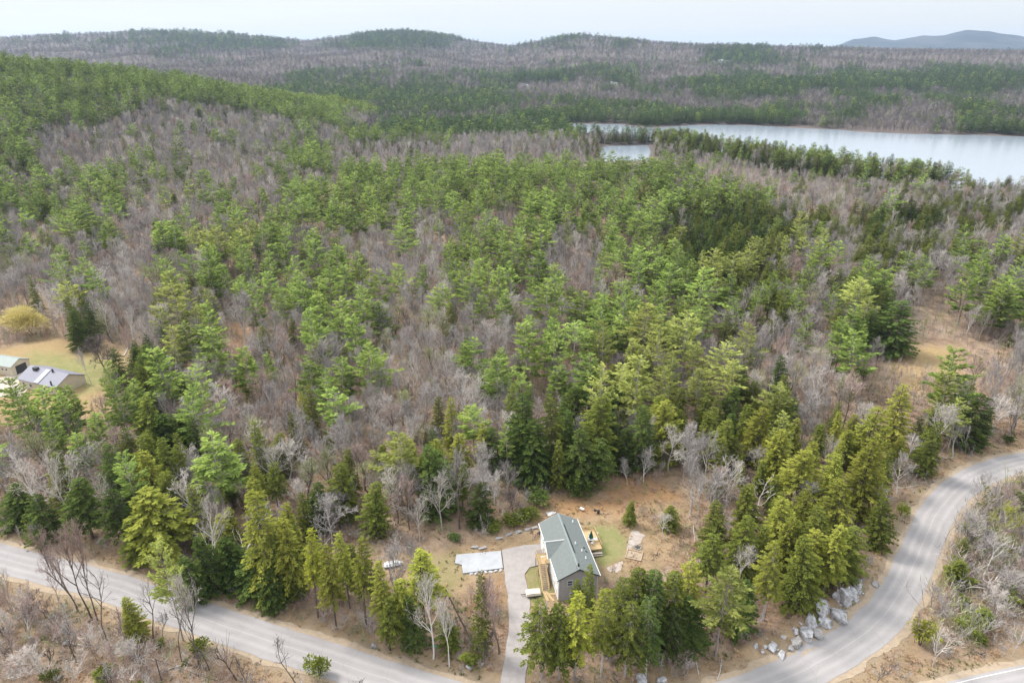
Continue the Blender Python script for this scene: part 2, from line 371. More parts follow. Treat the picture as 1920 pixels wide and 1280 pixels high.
M['gable'] = simple('shaded_white_vinyl', (.42, .40, .40), (.36, .34, .34), .7, 1.5)  # white siding of the near gable, its shade put into the grey colour
M['trim'] = simple('white_trim', (.70, .70, .69), None, .5)
M['glass'] = simple('window_glass', (.05, .06, .075), (.09, .10, .11), .08, 2)
M['wood'] = simple('new_lumber', (.50, .365, .20), (.40, .285, .15), .75, 4, bmp=.1)
M['wood_old'] = simple('weathered_lumber', (.42, .32, .23), (.30, .23, .17), .85, 4)
M['wood_pale'] = simple('pale_boards', (.60, .54, .45), (.50, .44, .36), .8, 5)
M['dark'] = simple('dark_metal', (.025, .027, .03), (.05, .05, .055), .5)
M['white'] = simple('white_plastic', (.80, .80, .80), (.66, .66, .67), .5)
M['green'] = simple('green_canvas', (.012, .085, .06), (.02, .12, .08), .8)
M['red'] = simple('red_plastic', (.50, .05, .05), (.4, .04, .04), .5)
M['sign'] = simple('green_sign_paint', (.02, .26, .20), (.03, .30, .23), .5)
M['metalroof'] = simple('blue_grey_shingles', (.21, .21, .25), (.17, .17, .21), .6, 1.5)
M['metalroof2'] = simple('pale_roof_panel', (.36, .38, .41), (.30, .32, .35), .6, 1.5)
M['tanwall'] = simple('cream_siding', (.52, .46, .36), (.46, .40, .31), .7, 1)
M['greenroof'] = simple('pale_green_roof', (.26, .30, .28), (.22, .25, .24), .6, 1)
M['brick'] = simple('brick_red', (.30, .10, .08), (.22, .08, .06), .9, 3)
M['concrete'] = simple('concrete', (.46, .40, .34), (.37, .32, .27), .9, .4, 7)
def rockmat(name, a, b_):
    m, n, b = newmat(name); tc = N(n, 'ShaderNodeTexCoord').outputs['Object']
    f = noise(n, 1.1, 8, .72, tc, .40, .62); g = noise(n, .5, 5, .6, tc, .55, .68)
    c = rgbmix(n, f, a, b_); c = rgbmix(n, g, c, (.15, .14, .11)); n.links.new(c, b.inputs['Base Color']); b.inputs['Roughness'].default_value = .9
    bump(n, b, f, .6, .2); return m
M['rock'] = rockmat('pale_granite', (.52, .52, .54), (.20, .185, .175))
M['rock_dark'] = rockmat('grey_granite', (.36, .34, .33), (.20, .19, .18))

# ------------------------------------------------------------------ terrain (one sheet)
az = np.concatenate([np.linspace(-180, -52, 60)[:-1], np.linspace(-52, 52, 521), np.linspace(52, 180, 60)[1:-1]])
rr = [0.01, 15, 30, 42]; q = 50.0
while q < 240: rr.append(q); q += 1.0
while q < 900: rr.append(q); q *= 1.0075
while q < 14500: rr.append(q); q *= 1.016
rr = np.array(rr); A_, R_ = np.meshgrid(np.radians(az), rr, indexing='xy')
TX = (R_*np.sin(A_)).ravel(); TY = (R_*np.cos(A_)).ravel(); TZ = height(TX, TY)
na, nr = len(az), len(rr); ii = np.arange(nr-1)[:, None]*na; jj = np.arange(na)[None, :]; j2 = (jj+1) % na
F = np.stack([ii+jj, ii+na+jj, ii+na+j2, ii+j2], -1).reshape(-1, 4)
me = bpy.data.meshes.new('ground'); me.vertices.add(len(TX)); me.vertices.foreach_set('co', np.stack([TX, TY, TZ], -1).ravel())
me.loops.add(F.size); me.loops.foreach_set('vertex_index', F.ravel()); me.polygons.add(len(F)); me.polygons.foreach_set('loop_start', np.arange(0, F.size, 4)); me.polygons.foreach_set('loop_total', np.full(len(F), 4)); me.polygons.foreach_set('use_smooth', np.ones(len(F), bool))
me.update(calc_edges=True)
def att(k, v):
    a = me.attributes.new(k, 'FLOAT', 'POINT'); a.data.foreach_set('value', np.clip(v, 0, 1).astype(float))
wob = (fbm(TX/4, TY/4)-.5)*4
DR = np.minimum(dist_poly(TX, TY, ROAD), dist_poly(TX, TY, ROAD2))
att('sand', sstep(6.8, 4.2, DR+wob*.5)*.8)
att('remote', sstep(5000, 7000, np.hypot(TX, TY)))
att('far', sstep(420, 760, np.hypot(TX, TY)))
LAWN = G([(1105, 985), (1150, 985), (1175, 1010), (1170, 1045), (1135, 1062), (1122, 1060)])
LAWN_B = G([(985, 1065), (1010, 1058), (1040, 1110), (1000, 1135), (990, 1110)])
LAWN_C = G([(760, 1045), (850, 1040), (870, 1085), (830, 1130), (800, 1090)])
att('lawn', np.maximum.reduce([sstep(1.5, -1.5, sdist(TX, TY, LAWN)+wob*.4), .8*sstep(.6, -.6, sdist(TX, TY, LAWN_B)), .55*sstep(2, -2, sdist(TX, TY, LAWN_C)+wob), .9*sstep(4, -8, sdist(TX, TY, G([(20, 690), (60, 655), (230, 670), (230, 720), (150, 740)]))+wob*2)]))
att('straw', np.maximum.reduce([.42*sstep(3, -3, sdist(TX, TY, YARD)+wob), .95*sstep(5, -5, sdist(TX, TY, G([(1665, 690), (1690, 650), (1790, 650), (1790, 720), (1720, 735)]))+wob*2), .9*sstep(5, -4, sdist(TX, TY, LAWN2)+wob), .5*sstep(9, 5, DR+wob)]))
att('rust', np.maximum.reduce([.9*sstep(2.5, -2.5, sdist(TX, TY, G([(1020, 940), (1090, 928), (1110, 940), (1190, 880), (1270, 930), (1180, 960), (1060, 968)]))+wob), .55*sstep(2.5, -2, sdist(TX, TY, G([(905, 1080), (950, 1090), (940, 1130), (890, 1150)]))+wob), .6*sstep(4, -4, sdist(TX, TY, TRAIL)+wob)]))
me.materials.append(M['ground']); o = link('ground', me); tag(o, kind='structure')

# water
def water_mat():
    m, n, b = newmat('lake_water'); b.inputs['Base Color'].default_value = (.22, .26, .30, 1); b.inputs['Roughness'].default_value = .2
    b.inputs['IOR'].default_value = 1.7; b.inputs['Specular IOR Level'].default_value = .8
    mpn = N(n, 'ShaderNodeMapping'); mpn.inputs['Scale'].default_value = (.35, .9, 1); n.links.new(geo(n), mpn.inputs['Vector'])
    bump(n, b, noise(n, 1.0, 4, .6, mpn.outputs[0]), .06, .1); return m
M['water'] = water_mat()
def sheet(name, pts, z, mat, grow=12):
    cx = sum(p[0] for p in pts)/len(pts); cy = sum(p[1] for p in pts)/len(pts)
    bm = MB(); n_ = len(pts); V = []
    for i in range(n_):
        a = np.array(pts[i-1]); b_ = np.array(pts[(i+1) % n_]); t = b_-a; t /= np.linalg.norm(t); nn = np.array([t[1], -t[0]])
        p = np.array(pts[i]); 
        if inside(np.array([p[0]+nn[0]]), np.array([p[1]+nn[1]]), pts)[0]: nn = -nn
        p = p+nn*grow; V.append((p[0], p[1], z))
    bm.raw(V, [tuple(range(n_))]); return bm.obj(name, mat)
tag(sheet('lake_water', LAKE, -1.0, M['water'], 7), kind='structure'); tag(sheet('pond_water', POND, -1.0, M['water'], 3), kind='structure')

# roads
def ribbon(name, line, width, lift, mat, jit=0, u0=0.0, u1=1.0, closed_z=None):
    P = [np.array(p) for p in line]; L = [0]
    # resample every 1 m
    pts = [P[0]]; acc = 0
    for a, b_ in zip(P[:-1], P[1:]):
        d = np.linalg.norm(b_-a); k = max(1, int(d/1.2))
        for i in range(1, k+1): pts.append(a+(b_-a)*i/k)
    pts = np.array(pts); t = np.gradient(pts, axis=0); t /= np.linalg.norm(t, axis=1)[:, None]; nn = np.stack([-t[:, 1], t[:, 0]], -1)
    s = np.concatenate([[0], np.cumsum(np.linalg.norm(np.diff(pts, axis=0), axis=1))])
    C = 7; V = []; UV = []; hw = width/2 if not callable(width) else None
    for i in range(len(pts)):
        W = (width(s[i]/s[-1]) if callable(width) else width)/2
        jl = (fbm(np.array([s[i]/2.5]), np.array([3.3]))[0]-.5)*jit; jr = (fbm(np.array([s[i]/2.5]), np.array([9.7]))[0]-.5)*jit
        for c in range(C):
            u = c/(C-1); off = (-W-jl)*(1-u)+(W+jr)*u; V.append((*(pts[i]+nn[i]*off), 0)); UV.append((u, s[i]))
    V = np.array(V); V[:, 2] = height(V[:, 0], V[:, 1])+lift
    # level across the carriageway
    Z = V[:, 2].reshape(-1, C); Z[:] = Z.mean(1)[:, None]*.0+Z; V[:, 2] = Z.ravel()
    bm = MB(); n_ = len(pts); bm.raw(V, [(i*C+c, i*C+c+1, (i+1)*C+c+1, (i+1)*C+c) for i in range(n_-1) for c in range(C-1)])
    me_ = bm.mesh(name, [mat], True); ul = me_.uv_layers.new(name='UVMap')
    idx = np.empty(len(me_.loops), int); me_.loops.foreach_get('vertex_index', idx); ul.data.foreach_set('uv', np.array(UV)[idx].ravel())
    return tag(link(name, me_), kind='structure')
ribbon('road_shoulder', ROAD, 9.0, .05, M['sand'], 2.8); ribbon('road', ROAD, 6.9, .09, M['road'], .55)
ribbon('side_road_shoulder', ROAD2, 9.6, .052, M['sand'], 1.6); ribbon('side_road', ROAD2, 7.2, .094, M['road'], .2)
ribbon('driveway', DRIVE, lambda t: 4.0+3.5*max(0, .12-t)/.12, .13, M['drive'], .5)
def offset(line, o_):
    P = np.array(line); t = np.gradient(P, axis=0); t /= np.linalg.norm(t, axis=1)[:, None]; return [tuple(p) for p in P+np.stack([-t[:, 1], t[:, 0]], -1)*o_]
ribbon('painted_edge_line', offset(ROAD2, 3.0), .14, .12, M['paint'])
ribbon('painted_centre_line', offset(ROAD2, 0.1), .14, .12, M['paint'])
def patch(name, pxs, lift, mat, thick=0):
    pts = G(pxs); z = ground(*pts[0]); bm = MB(); n_ = len(pts)
    V = [(x, y, ground(x, y)+lift) for x, y in pts]; Fs = [tuple(range(n_))]
    if thick:
        V += [(x, y, z_-thick) for x, y, z_ in V]; Fs += [(i, (i+1) % n_, n_+(i+1) % n_, n_+i) for i in range(n_)]
    bm.raw(V, Fs); return tag(bm.obj(name, mat), kind='structure')
def wobble(pts, a):
    g = np.random.default_rng(len(pts)); out = []
    for i in range(len(pts)):
        p = np.array(pts[i], float); q_ = np.array(pts[(i+1) % len(pts)], float)
        for k in range(4): v = p+(q_-p)*k/4+g.normal(0, a*.5, 2); out.append((v[0], v[1]))
    return out
M['ledge'] = simple('bare_ledge_rock', (.40, .35, .32), (.27, .225, .185), .9, .9, 9)
patch('parking_pad', [(941, 1031), (985, 1022), (1022, 1020), (1024, 1046), (1010, 1060), (993, 1064), (984, 1076), (982, 1096), (956, 1096), (946, 1075)], .16, M['drive'])
o = patch('concrete_slab', [(856, 1041), (939, 1034), (943, 1066), (868, 1076), (866, 1060), (853, 1057)], .30, M['slab'], .35)
patch('rock_patch', wobble([(1182, 1000), (1188, 994), (1194, 993), (1201, 1000), (1211, 1004), (1205, 1008), (1201, 1018), (1192, 1022), (1185, 1024), (1180, 1036), (1178, 1046), (1173, 1047), (1175, 1030), (1178, 1014)], 1.2), .06, M['ledge'])
patch('stone_path', wobble([(1137, 1064), (1146, 1060), (1156, 1055), (1167, 1051), (1168, 1058), (1164, 1068), (1156, 1074), (1150, 1070), (1142, 1072)], 1.0), .06, M['ledge'])

# ------------------------------------------------------------------ tree shapes
def unit(v): return v/(np.linalg.norm(v, axis=-1, keepdims=True)+1e-9)
def blades(P, D, L, W, g, droop=0.0):
    """leaf-sized diamond blades at P along D"""
    n = len(P); up = np.tile([0, 0, 1.], (n, 1)); s = unit(np.cross(D, up)+g.normal(0, .35, (n, 3)))
    L = L[:, None]; W = W[:, None]; mid = P+D*L*.45; tip = P+D*L; tip[:, 2] -= droop*L[:, 0]
    return np.stack([P, mid+s*W, tip, mid-s*W], 1)
def conifer(seed, H, Rm, base, step, nb, ncl, ll, lw, prof, elev, curve, up, gap=.0, trunk_r=.2, tops=1, mats=(0, 1), low_dead=0, sides=7):
    g = np.random.default_rng(seed); tr = MB(); cr = MB()
    sway = g.normal(0, .25, 2); ph = g.random()*6
    def axis(z): t = z/H; return np.array([sway[0]*t*t*2+.12*math.sin(3*t+ph), sway[1]*t*t*2+.12*math.cos(4*t+ph), z])
    zz = np.linspace(-.6, H*.97, 9); tr.tube([axis(max(z, 0))+np.array([0, 0, min(z, 0)]) for z in zz], [trunk_r*(1-.9*max(z, 0)/H)+.015 for z in zz], sides, 0, .5)
    z = base*H; Q = []; T = []
    asym = g.random()*6.28; amp = .28
    while z < H*.99:
        t = (z-base*H)/(H-base*H); nbr = max(3, int(nb*(1 if t < .8 else .8)+g.integers(-1, 2)))
        a0 = g.random()*6.28
        for k in range(nbr):
            if g.random() < gap*(1-t): continue
            a = a0+6.283*k/nbr+g.normal(0, .22); L = Rm*prof(t)*g.uniform(.68, 1.14)*(1+amp*math.cos(a-asym)); zb = z+g.normal(0, step*.25)
            if L < .15: L = .15
            d = np.array([math.cos(a), math.sin(a), 0.]); e = elev(t)+g.normal(0, .08)
            sd_ = np.array([-d[1], d[0], 0])
            n = max(4, int(ncl*(L/Rm)**.8))
            s = g.uniform(.12, 1.0, n)**.75; s[0] = .97
            P = axis(zb)+d*(L*s)[:, None]; P[:, 2] += math.tan(e)*L*s+curve*L*s*s
            side = np.where(g.random(n) < .5, -1, 1)*g.uniform(.15, 1.15, n); side[0] = 0
            P += sd_*(side*.10*L*(1.2-s))[:, None]
            D = unit(d+sd_*side[:, None]+np.array([0, 0, 1.])*(up+g.normal(0, .16, n))[:, None]+g.normal(0, .12, (n, 3)))
            le = ll*g.uniform(.7, 1.25, n)*(1.08-.35*t); Q.append(blades(P, D, le, le*lw*g.uniform(.8, 1.2, n), g, .05))
            bt = g.random(); T.append(np.clip(.55*bt+.45*g.random(n)+.15*(s-.5), 0, 1))
            if L > .8:
                m_ = [axis(zb), axis(zb)+d*L*.5+np.array([0, 0, math.tan(e)*L*.5+curve*L*.25]), axis(zb)+d*L*.93+np.array([0, 0, math.tan(e)*L*.93+curve*L*.86])]
                tr.tube(m_, [.045*L/Rm+.01, .03*L/Rm+.01, .008], 3, 0, .0, False)
        z += step*g.uniform(.75, 1.25)*(1.0 if t < .75 else .7)
    for k in range(low_dead):
        zb = g.uniform(min(.15, base)*H, base*H+1); a = g.random()*6.28; L = g.uniform(.6, 1.6); d = np.array([math.cos(a), math.sin(a), g.uniform(-.2, .3)])
        tr.tube([axis(zb), axis(zb)+d*L], [.03, .008], 3, 0, .7, False)
    cr.quads(np.concatenate(Q), np.concatenate(T))
    return tr, cr
def pine(seed, H=18, Rm=4.6, base=.34, **k):
    a = dict(step=1.05, nb=6, ncl=46, ll=1.08, lw=.19); a.update(k)
    return conifer(seed, H, Rm, base, prof=lambda t: (min(1, .62+1.6*t) if t < .25 else (1.03-.12*t)*(1-(t-.25)/.78)**.68)*(1+.15*math.sin(t*31)), elev=lambda t: -.02+.55*t**1.5, curve=.10, up=.30, gap=.18, trunk_r=.22, low_dead=9, **a)
def hemlock(seed, H=14, Rm=3.0, base=.12, **k):
    a = dict(step=.44, nb=7, ncl=50, ll=.43, lw=.25); a.update(k)
    return conifer(seed, H, Rm, base, prof=lambda t: max(.04, (min(1, .75+1.2*t))*(1-t)**.60)*(1+.16*math.sin(t*23)), elev=lambda t: .12+.35*t, curve=-.26, up=-.12, gap=.06, trunk_r=.19, low_dead=4, **a)
def bare(seed, H=13, spread=.5, fork=.38, n1=10, n2=7, n3=5, n4=4, tw=.045, lean=0.04, trunk_r=.19, rounded=1.0, crook=.12):
    g = np.random.default_rng(seed); tr = MB(); cr = MB(); Q = []; T = []
    def limb(p, d, L, r0, r1, sides, segs, mb, tint):
        pts = [p]; c = p.copy(); dd = d.copy()
        for i in range(segs):
            dd = unit(dd+g.normal(0, crook, 3)+np.array([0, 0, .10])); c = c+dd*L/segs; pts.append(c)
        mb.tube(pts, np.linspace(r0, r1, segs+1), sides, 0, tint, False); return pts, dd
    d0 = unit(np.array([lean*g.normal(), lean*g.normal(), 1.]))
    tp, _ = limb(np.array([0, 0, -.5]), d0, H*.86, trunk_r, .03, 7, 7, tr, .6)
    tp = np.array(tp)
    def along(pts, s): pts = np.asarray(pts); x = s*(len(pts)-1); i = min(int(x), len(pts)-2); return pts[i]+(pts[i+1]-pts[i])*(x-i)
    for i in range(n1):
        s = fork+(1-fork)*(i+.5*g.random())/n1; p = along(tp, s); a = i*2.4+g.normal(0, .3); tilt = spread*(1.35-.9*(s-fork)/(1-fork))+g.normal(0, .08)
        d = np.array([math.sin(tilt)*math.cos(a), math.sin(tilt)*math.sin(a), math.cos(tilt)]); L = H*(1-s*.62)*.50*g.uniform(.8, 1.15)
        q1, dd1 = limb(p, d, L, .085*(1.2-s*.6)*trunk_r/.17, .026, 4, 4, tr, .8)
        for j in range(n2):
            s2 = .25+.75*(j+g.random())/n2; p2 = along(q1, min(s2, 1)); d2 = unit(dd1*.9+unit(g.normal(0, 1, 3))*.75+np.array([0, 0, .15])); L2 = L*(.62-.25*s2)*g.uniform(.7, 1.2)
            q2, dd2 = limb(p2, d2, L2, .034, .014, 3, 2, cr, .85+.15*g.random())
            for k in range(n3):
                s3 = .2+.8*g.random(); p3 = along(q2, s3); d3 = unit(dd2+unit(g.normal(0, 1, 3))*.8+np.array([0, 0, .12])); L3 = L2*g.uniform(.35, .7)
                n = n4+1; P = np.concatenate([[p3], p3+d3*L3*g.uniform(.15, .95, (n-1, 1))]); D = np.concatenate([[d3], unit(d3+g.normal(0, .55, (n-1, 3)))])
                le = np.concatenate([[L3], L3*g.uniform(.35, .75, n-1)]); Q.append(blades(P, D, le, np.full(n, tw*.5)*g.uniform(.8, 1.3, n), g)); T.append(g.random(n)*.7)
    cr.quads(np.concatenate(Q), np.concatenate(T)); return tr, cr
def brush(seed, H=2.5, n=9, w_=.05, leaf=0.0):
    g = np.random.default_rng(seed); cr = MB(); Q = []; T = []
    for i in range(n):
        a = g.random()*6.28; d = unit(np.array([math.cos(a)*.5, math.sin(a)*.5, 1.])+g.normal(0, .15, 3)); L = H*g.uniform(.5, 1.1); p = np.array([g.normal(0, .3), g.normal(0, .3), -.1])
        m = 14; s = g.random(m)**.8; P = p+d*(L*s)[:, None]; D = unit(d+g.normal(0, .55, (m, 3))); le = L*.42*g.uniform(.5, 1.1, m); P = np.concatenate([[p], P]); D = np.concatenate([[d], D]); le = np.concatenate([[L], le])
        Q.append(blades(P, D, le, np.full(m+1, w_*.5)+leaf*le, g)); T.append(g.random(m+1))
    cr.quads(np.concatenate(Q), np.concatenate(T)); return cr
def bush(seed, H=3, Rm=1.7, n=900, ll=.35, lw=.3):
    g = np.random.default_rng(seed); tr = MB(); cr = MB(); 
    for i in range(5):
        a = g.random()*6.28; tr.tube([(0, 0, -.2), (math.cos(a)*Rm*.3, math.sin(a)*Rm*.3, H*.4), (math.cos(a)*Rm*.6, math.sin(a)*Rm*.6, H*.75)], [.06, .04, .015], 4, 0, .5, False)
    lob = [(g.normal(0, Rm*.35), g.normal(0, Rm*.35), H*g.uniform(.35, .72), Rm*g.uniform(.42, .68)) for _ in range(9)]
    Q = []; T = []
    for (x, y, z, r) in lob:
        m = n//9; D = unit(g.normal(0, 1, (m, 3))); D[:, 2] = np.abs(D[:, 2])*.9-.25; rad = r*g.uniform(.55, 1.05, m)[:, None]; P = np.array([x, y, z])+D*rad*np.array([1, 1, .85])
        P[:, 2] = np.maximum(P[:, 2], .1); le = ll*g.uniform(.6, 1.3, m); Q.append(blades(P, unit(D+g.normal(0, .4, (m, 3))+[0, 0, .15]), le, le*lw, g)); T.append(np.clip(.5*g.random()+.5*g.random(m), 0, 1))
    cr.quads(np.concatenate(Q), np.concatenate(T)); return tr, cr

LIB = {}        # key -> (trunk mesh, crown mesh, H, R)
def reg(key, tc_, bark, leaf, H, Rm):
    tr, cr = tc_; LIB[key] = (tr.mesh(key+'_trunk', [M[bark]]), cr.mesh(key+'_crown', [M[leaf]]), H, Rm)
for i in range(8): reg(f'pine{i}', pine(10+i, base=[.3, .38, .44, .24, .34, .5, .28, .4][i], Rm=[4.6, 4.2, 5.0, 4.0, 5.2, 4.4, 3.6, 4.8][i], step=[1.05, 1.2, .95, 1.1, 1.3, 1.1, 1.0, 1.5][i]), 'bark', 'pine', 18, [4.6, 4.2, 5.0, 4.0, 5.2, 4.6, 4.1, 4.6][i])
for i in range(5): reg(f'hem{i}', hemlock(30+i, base=[.06, .12, .08, .26, .32][i], Rm=[3.4, 3.0, 3.8, 3.0, 3.4][i]), 'bark_dark', 'hem', 14, [3.0, 2.7, 3.3, 2.6, 2.9][i])
for i in range(2): reg(f'hemt{i}', hemlock(38+i, 16, [2.9, 3.1][i], [.42, .38][i]), 'bark', 'hem', 16, [2.6, 2.8][i])
for i in range(6): reg(f'bare{i}', bare(50+i, spread=[.5, .62, .42, .75, .5, .35][i], fork=[.38, .3, .45, .35, .5, .3][i]), 'bark', 'twig', 13, [3.2, 3.8, 2.8, 4.2, 3, 2.5][i])
reg('willow0', bush(70, 9, 5.2, 4200, 1.2, .045), 'bark_dark', 'willow', 9, 5.2)
reg('bush0', bush(71), 'bark_dark', 'hem', 3, 1.8); reg('bush1', bush(72, 2.6, 1.9), 'bark_dark', 'hem_dark', 3, 1.9)
reg('snag0', bare(80, 12, .7, .35, 7, 3, 1, 2, .05, .05, .19, crook=.28), 'bark_dark', 'twig_dark', 12, 3)
reg('snag1', bare(81, 12, .5, .55, 6, 4, 3, 3, .04, .08, .15, crook=.2), 'bark_dark', 'twig_dark', 12, 2.4)
reg('round0', bare(82, 9, .85, .18, 14, 8, 7, 6, .05, .0, .16), 'bark', 'twig', 9, 4.2)

def put(kind, key, x, y, H, rad=None, rot=None, mat=None, bark=None, label=None, cat='tree', group=None, lean=(0, 0), sink=.1):
    tm, cm, H0, R0 = LIB[key]; s = H/H0; sr = (rad/R0) if rad else s*random.uniform(.9, 1.12)
    e = empty(kind, (x, y, ground(x, y)-sink), rot if rot is not None else random.random()*6.28, label, cat, group, (sr, sr, s))
    e.rotation_euler[0], e.rotation_euler[1] = lean
    for nm, me_, mt in (('trunk', tm, bark), ('crown', cm, mat)):
        o_ = bpy.data.objects.new(nm, me_); COL.objects.link(o_); o_.parent = e
        if mt: o_.material_slots[0].link = 'OBJECT'; o_.material_slots[0].material = M[mt]
    return e

# ------------------------------------------------------------------ which kind of wood grows where (read off the photograph, 60 x 40 px cells from y = 200)
MAP = """
PmBmBmmBBpppmPPPPhhhhhhhhhhhhhhh
PmBmBBmBBpmpppmmmphhhhhhhhhhhhhh
xBBBpBmBBPpBBBmBBBBsBBBBBBBBBBBB
mpppmpmBBpBPPPPPPPPPPpBBBBBBBBBB
PxpPBBpBBPPPPPPPPPPPxxxxhmBhhhhh
mPPBBBmPPPPPpmppPPPPpHHHHhhHHhhh
pBpBBPPPPmmBBBpPPmpPPHHHxBmhhhhh
BBpBBppPPPPBmmPPPmmPPHHxBxmhhBpp
BBpBBPPPPpPmmppPPpppPxxhhBxxBBpp
.BxBBPpmPPPPmmpppPpPPxBxxBPH.PPP
..HmmPpsBpPpBBmmppPPPPpppPpH.Ppp
....HpPsBppPBBmmPPPPPPpppmPs.ssm
..sHHpmpPhhPBBBPPPPPPPPmBBs.yPss
PPPPPPmmmyPBBBBPPPPPPPxHHBBsHhhB
PPPPHHBBBhPBBymBHHHHHxHHHhhsHBHB
BPPPHHBBBhhhhyyHHHHHhhhyyyyyBhH.
BBBhhhhhhhhhBHHBHHHHsBByyyyys.sh
BBHHyyBhyhhhBHBHssssBBByyyyy.hss
BHHHyyByyhssBBssssssssByyyyyshss
BhHhyyHyyyssssssssss.sByyyyyshss
shhhyyyyyyssssss....yyyyyyyyshss
sssshhyyyysssss.....yyyyyyyyssss
ssssssyyyysssss....yyyyyyyyyssss
sssssssyyyyssss...yyyyyyyyssssss
sssssssssyysss....yyyyyyysssssss
ssssssssssssss...syyyyyysssssss
ssssssssssssss...sssssssssssssss
""".split()
MAP = [r.ljust(32, 's') for r in MAP]
PR = {'P': (.78, .02, .20, .97), 'p': (.30, .03, .67, .95), 'm': (.10, .04, .86, .95), 'B': (.03, .03, .94, .95), 'H': (.02, .88, .10, .97), 'h': (.04, .42, .54, .95),
      'x': (.45, .45, .10, .97), 'y': (.02, .86, .12, .92), '.': (.1, .1, .8, .03), 's': (.03, .10, .87, .40)}
FMAP = """
mmmmccccmmmCCCCmmCcmmmmmmmmmmmmm
mmmcccCCCmcCCCmmBBmcmmmcmmmmmmbb
bbbmmcmmmbbmmmmmmbmmmmCCmmmbbbbb
bbbbbbmmbbbbmmbbbmmbmmCCcbbbbbbb
bbbbbbbbbbmmmmbbmmccmmmmmccmmccc
bbbbbbbbbcccmmccCCmcmmccmmCCCCCC
bbbbbbbbbcmcccmcmmmcmccCCCCCCCCc
bbbbbbbbccccccccmmmmcmcCCmcmcmCm
bbbbbbbbccCccCCCccmmmmcmmmccmcmm
bbbbbbbbbCCcccccmmcccmbbcmmmmmCm
bbbbbbbbbCCmmmmmCCCcCCCCCmcmmmcc
bbbbbbbbbcmmCCCCcCcCCCcCmcmmbmcc
bbbbbbbbbmcmCCCCCCcCCCCcbmbmbcmc
bbbbbbbbbmmmCCCCCmmmCCcbbmbmbmcc
""".split()
FMAP = [r.ljust(32, 'm') for r in FMAP]
FPR = {'C': .88, 'c': .48, 'm': .20, 'b': .06, 'B': .35}

# ------------------------------------------------------------------ scatter the near woods
HAND = []       # base points of the hand-placed trees, filled below
def keep_clear(x, y):
    ok = np.ones(len(x), bool)
    ok &= np.minimum(dist_poly(x, y, ROAD), dist_poly(x, y, ROAD2)) > 6.5; ok &= dist_poly(x, y, DRIVE) > 5
    for P in [NEARHOUSE, WILLOWZONE, HANDZONE, YARD, FIELD, LAWN2, TRAIL, CLR]+BELOW: ok &= ~inside(x, y, P)
    for P in (LAKE, POND): ok &= sdist(x, y, P) > 3
    for i_, P in enumerate(SHORE): ok &= ~inside(x, y, P) | (rng.random(len(x)) < (.0, .35)[i_])
    return ok
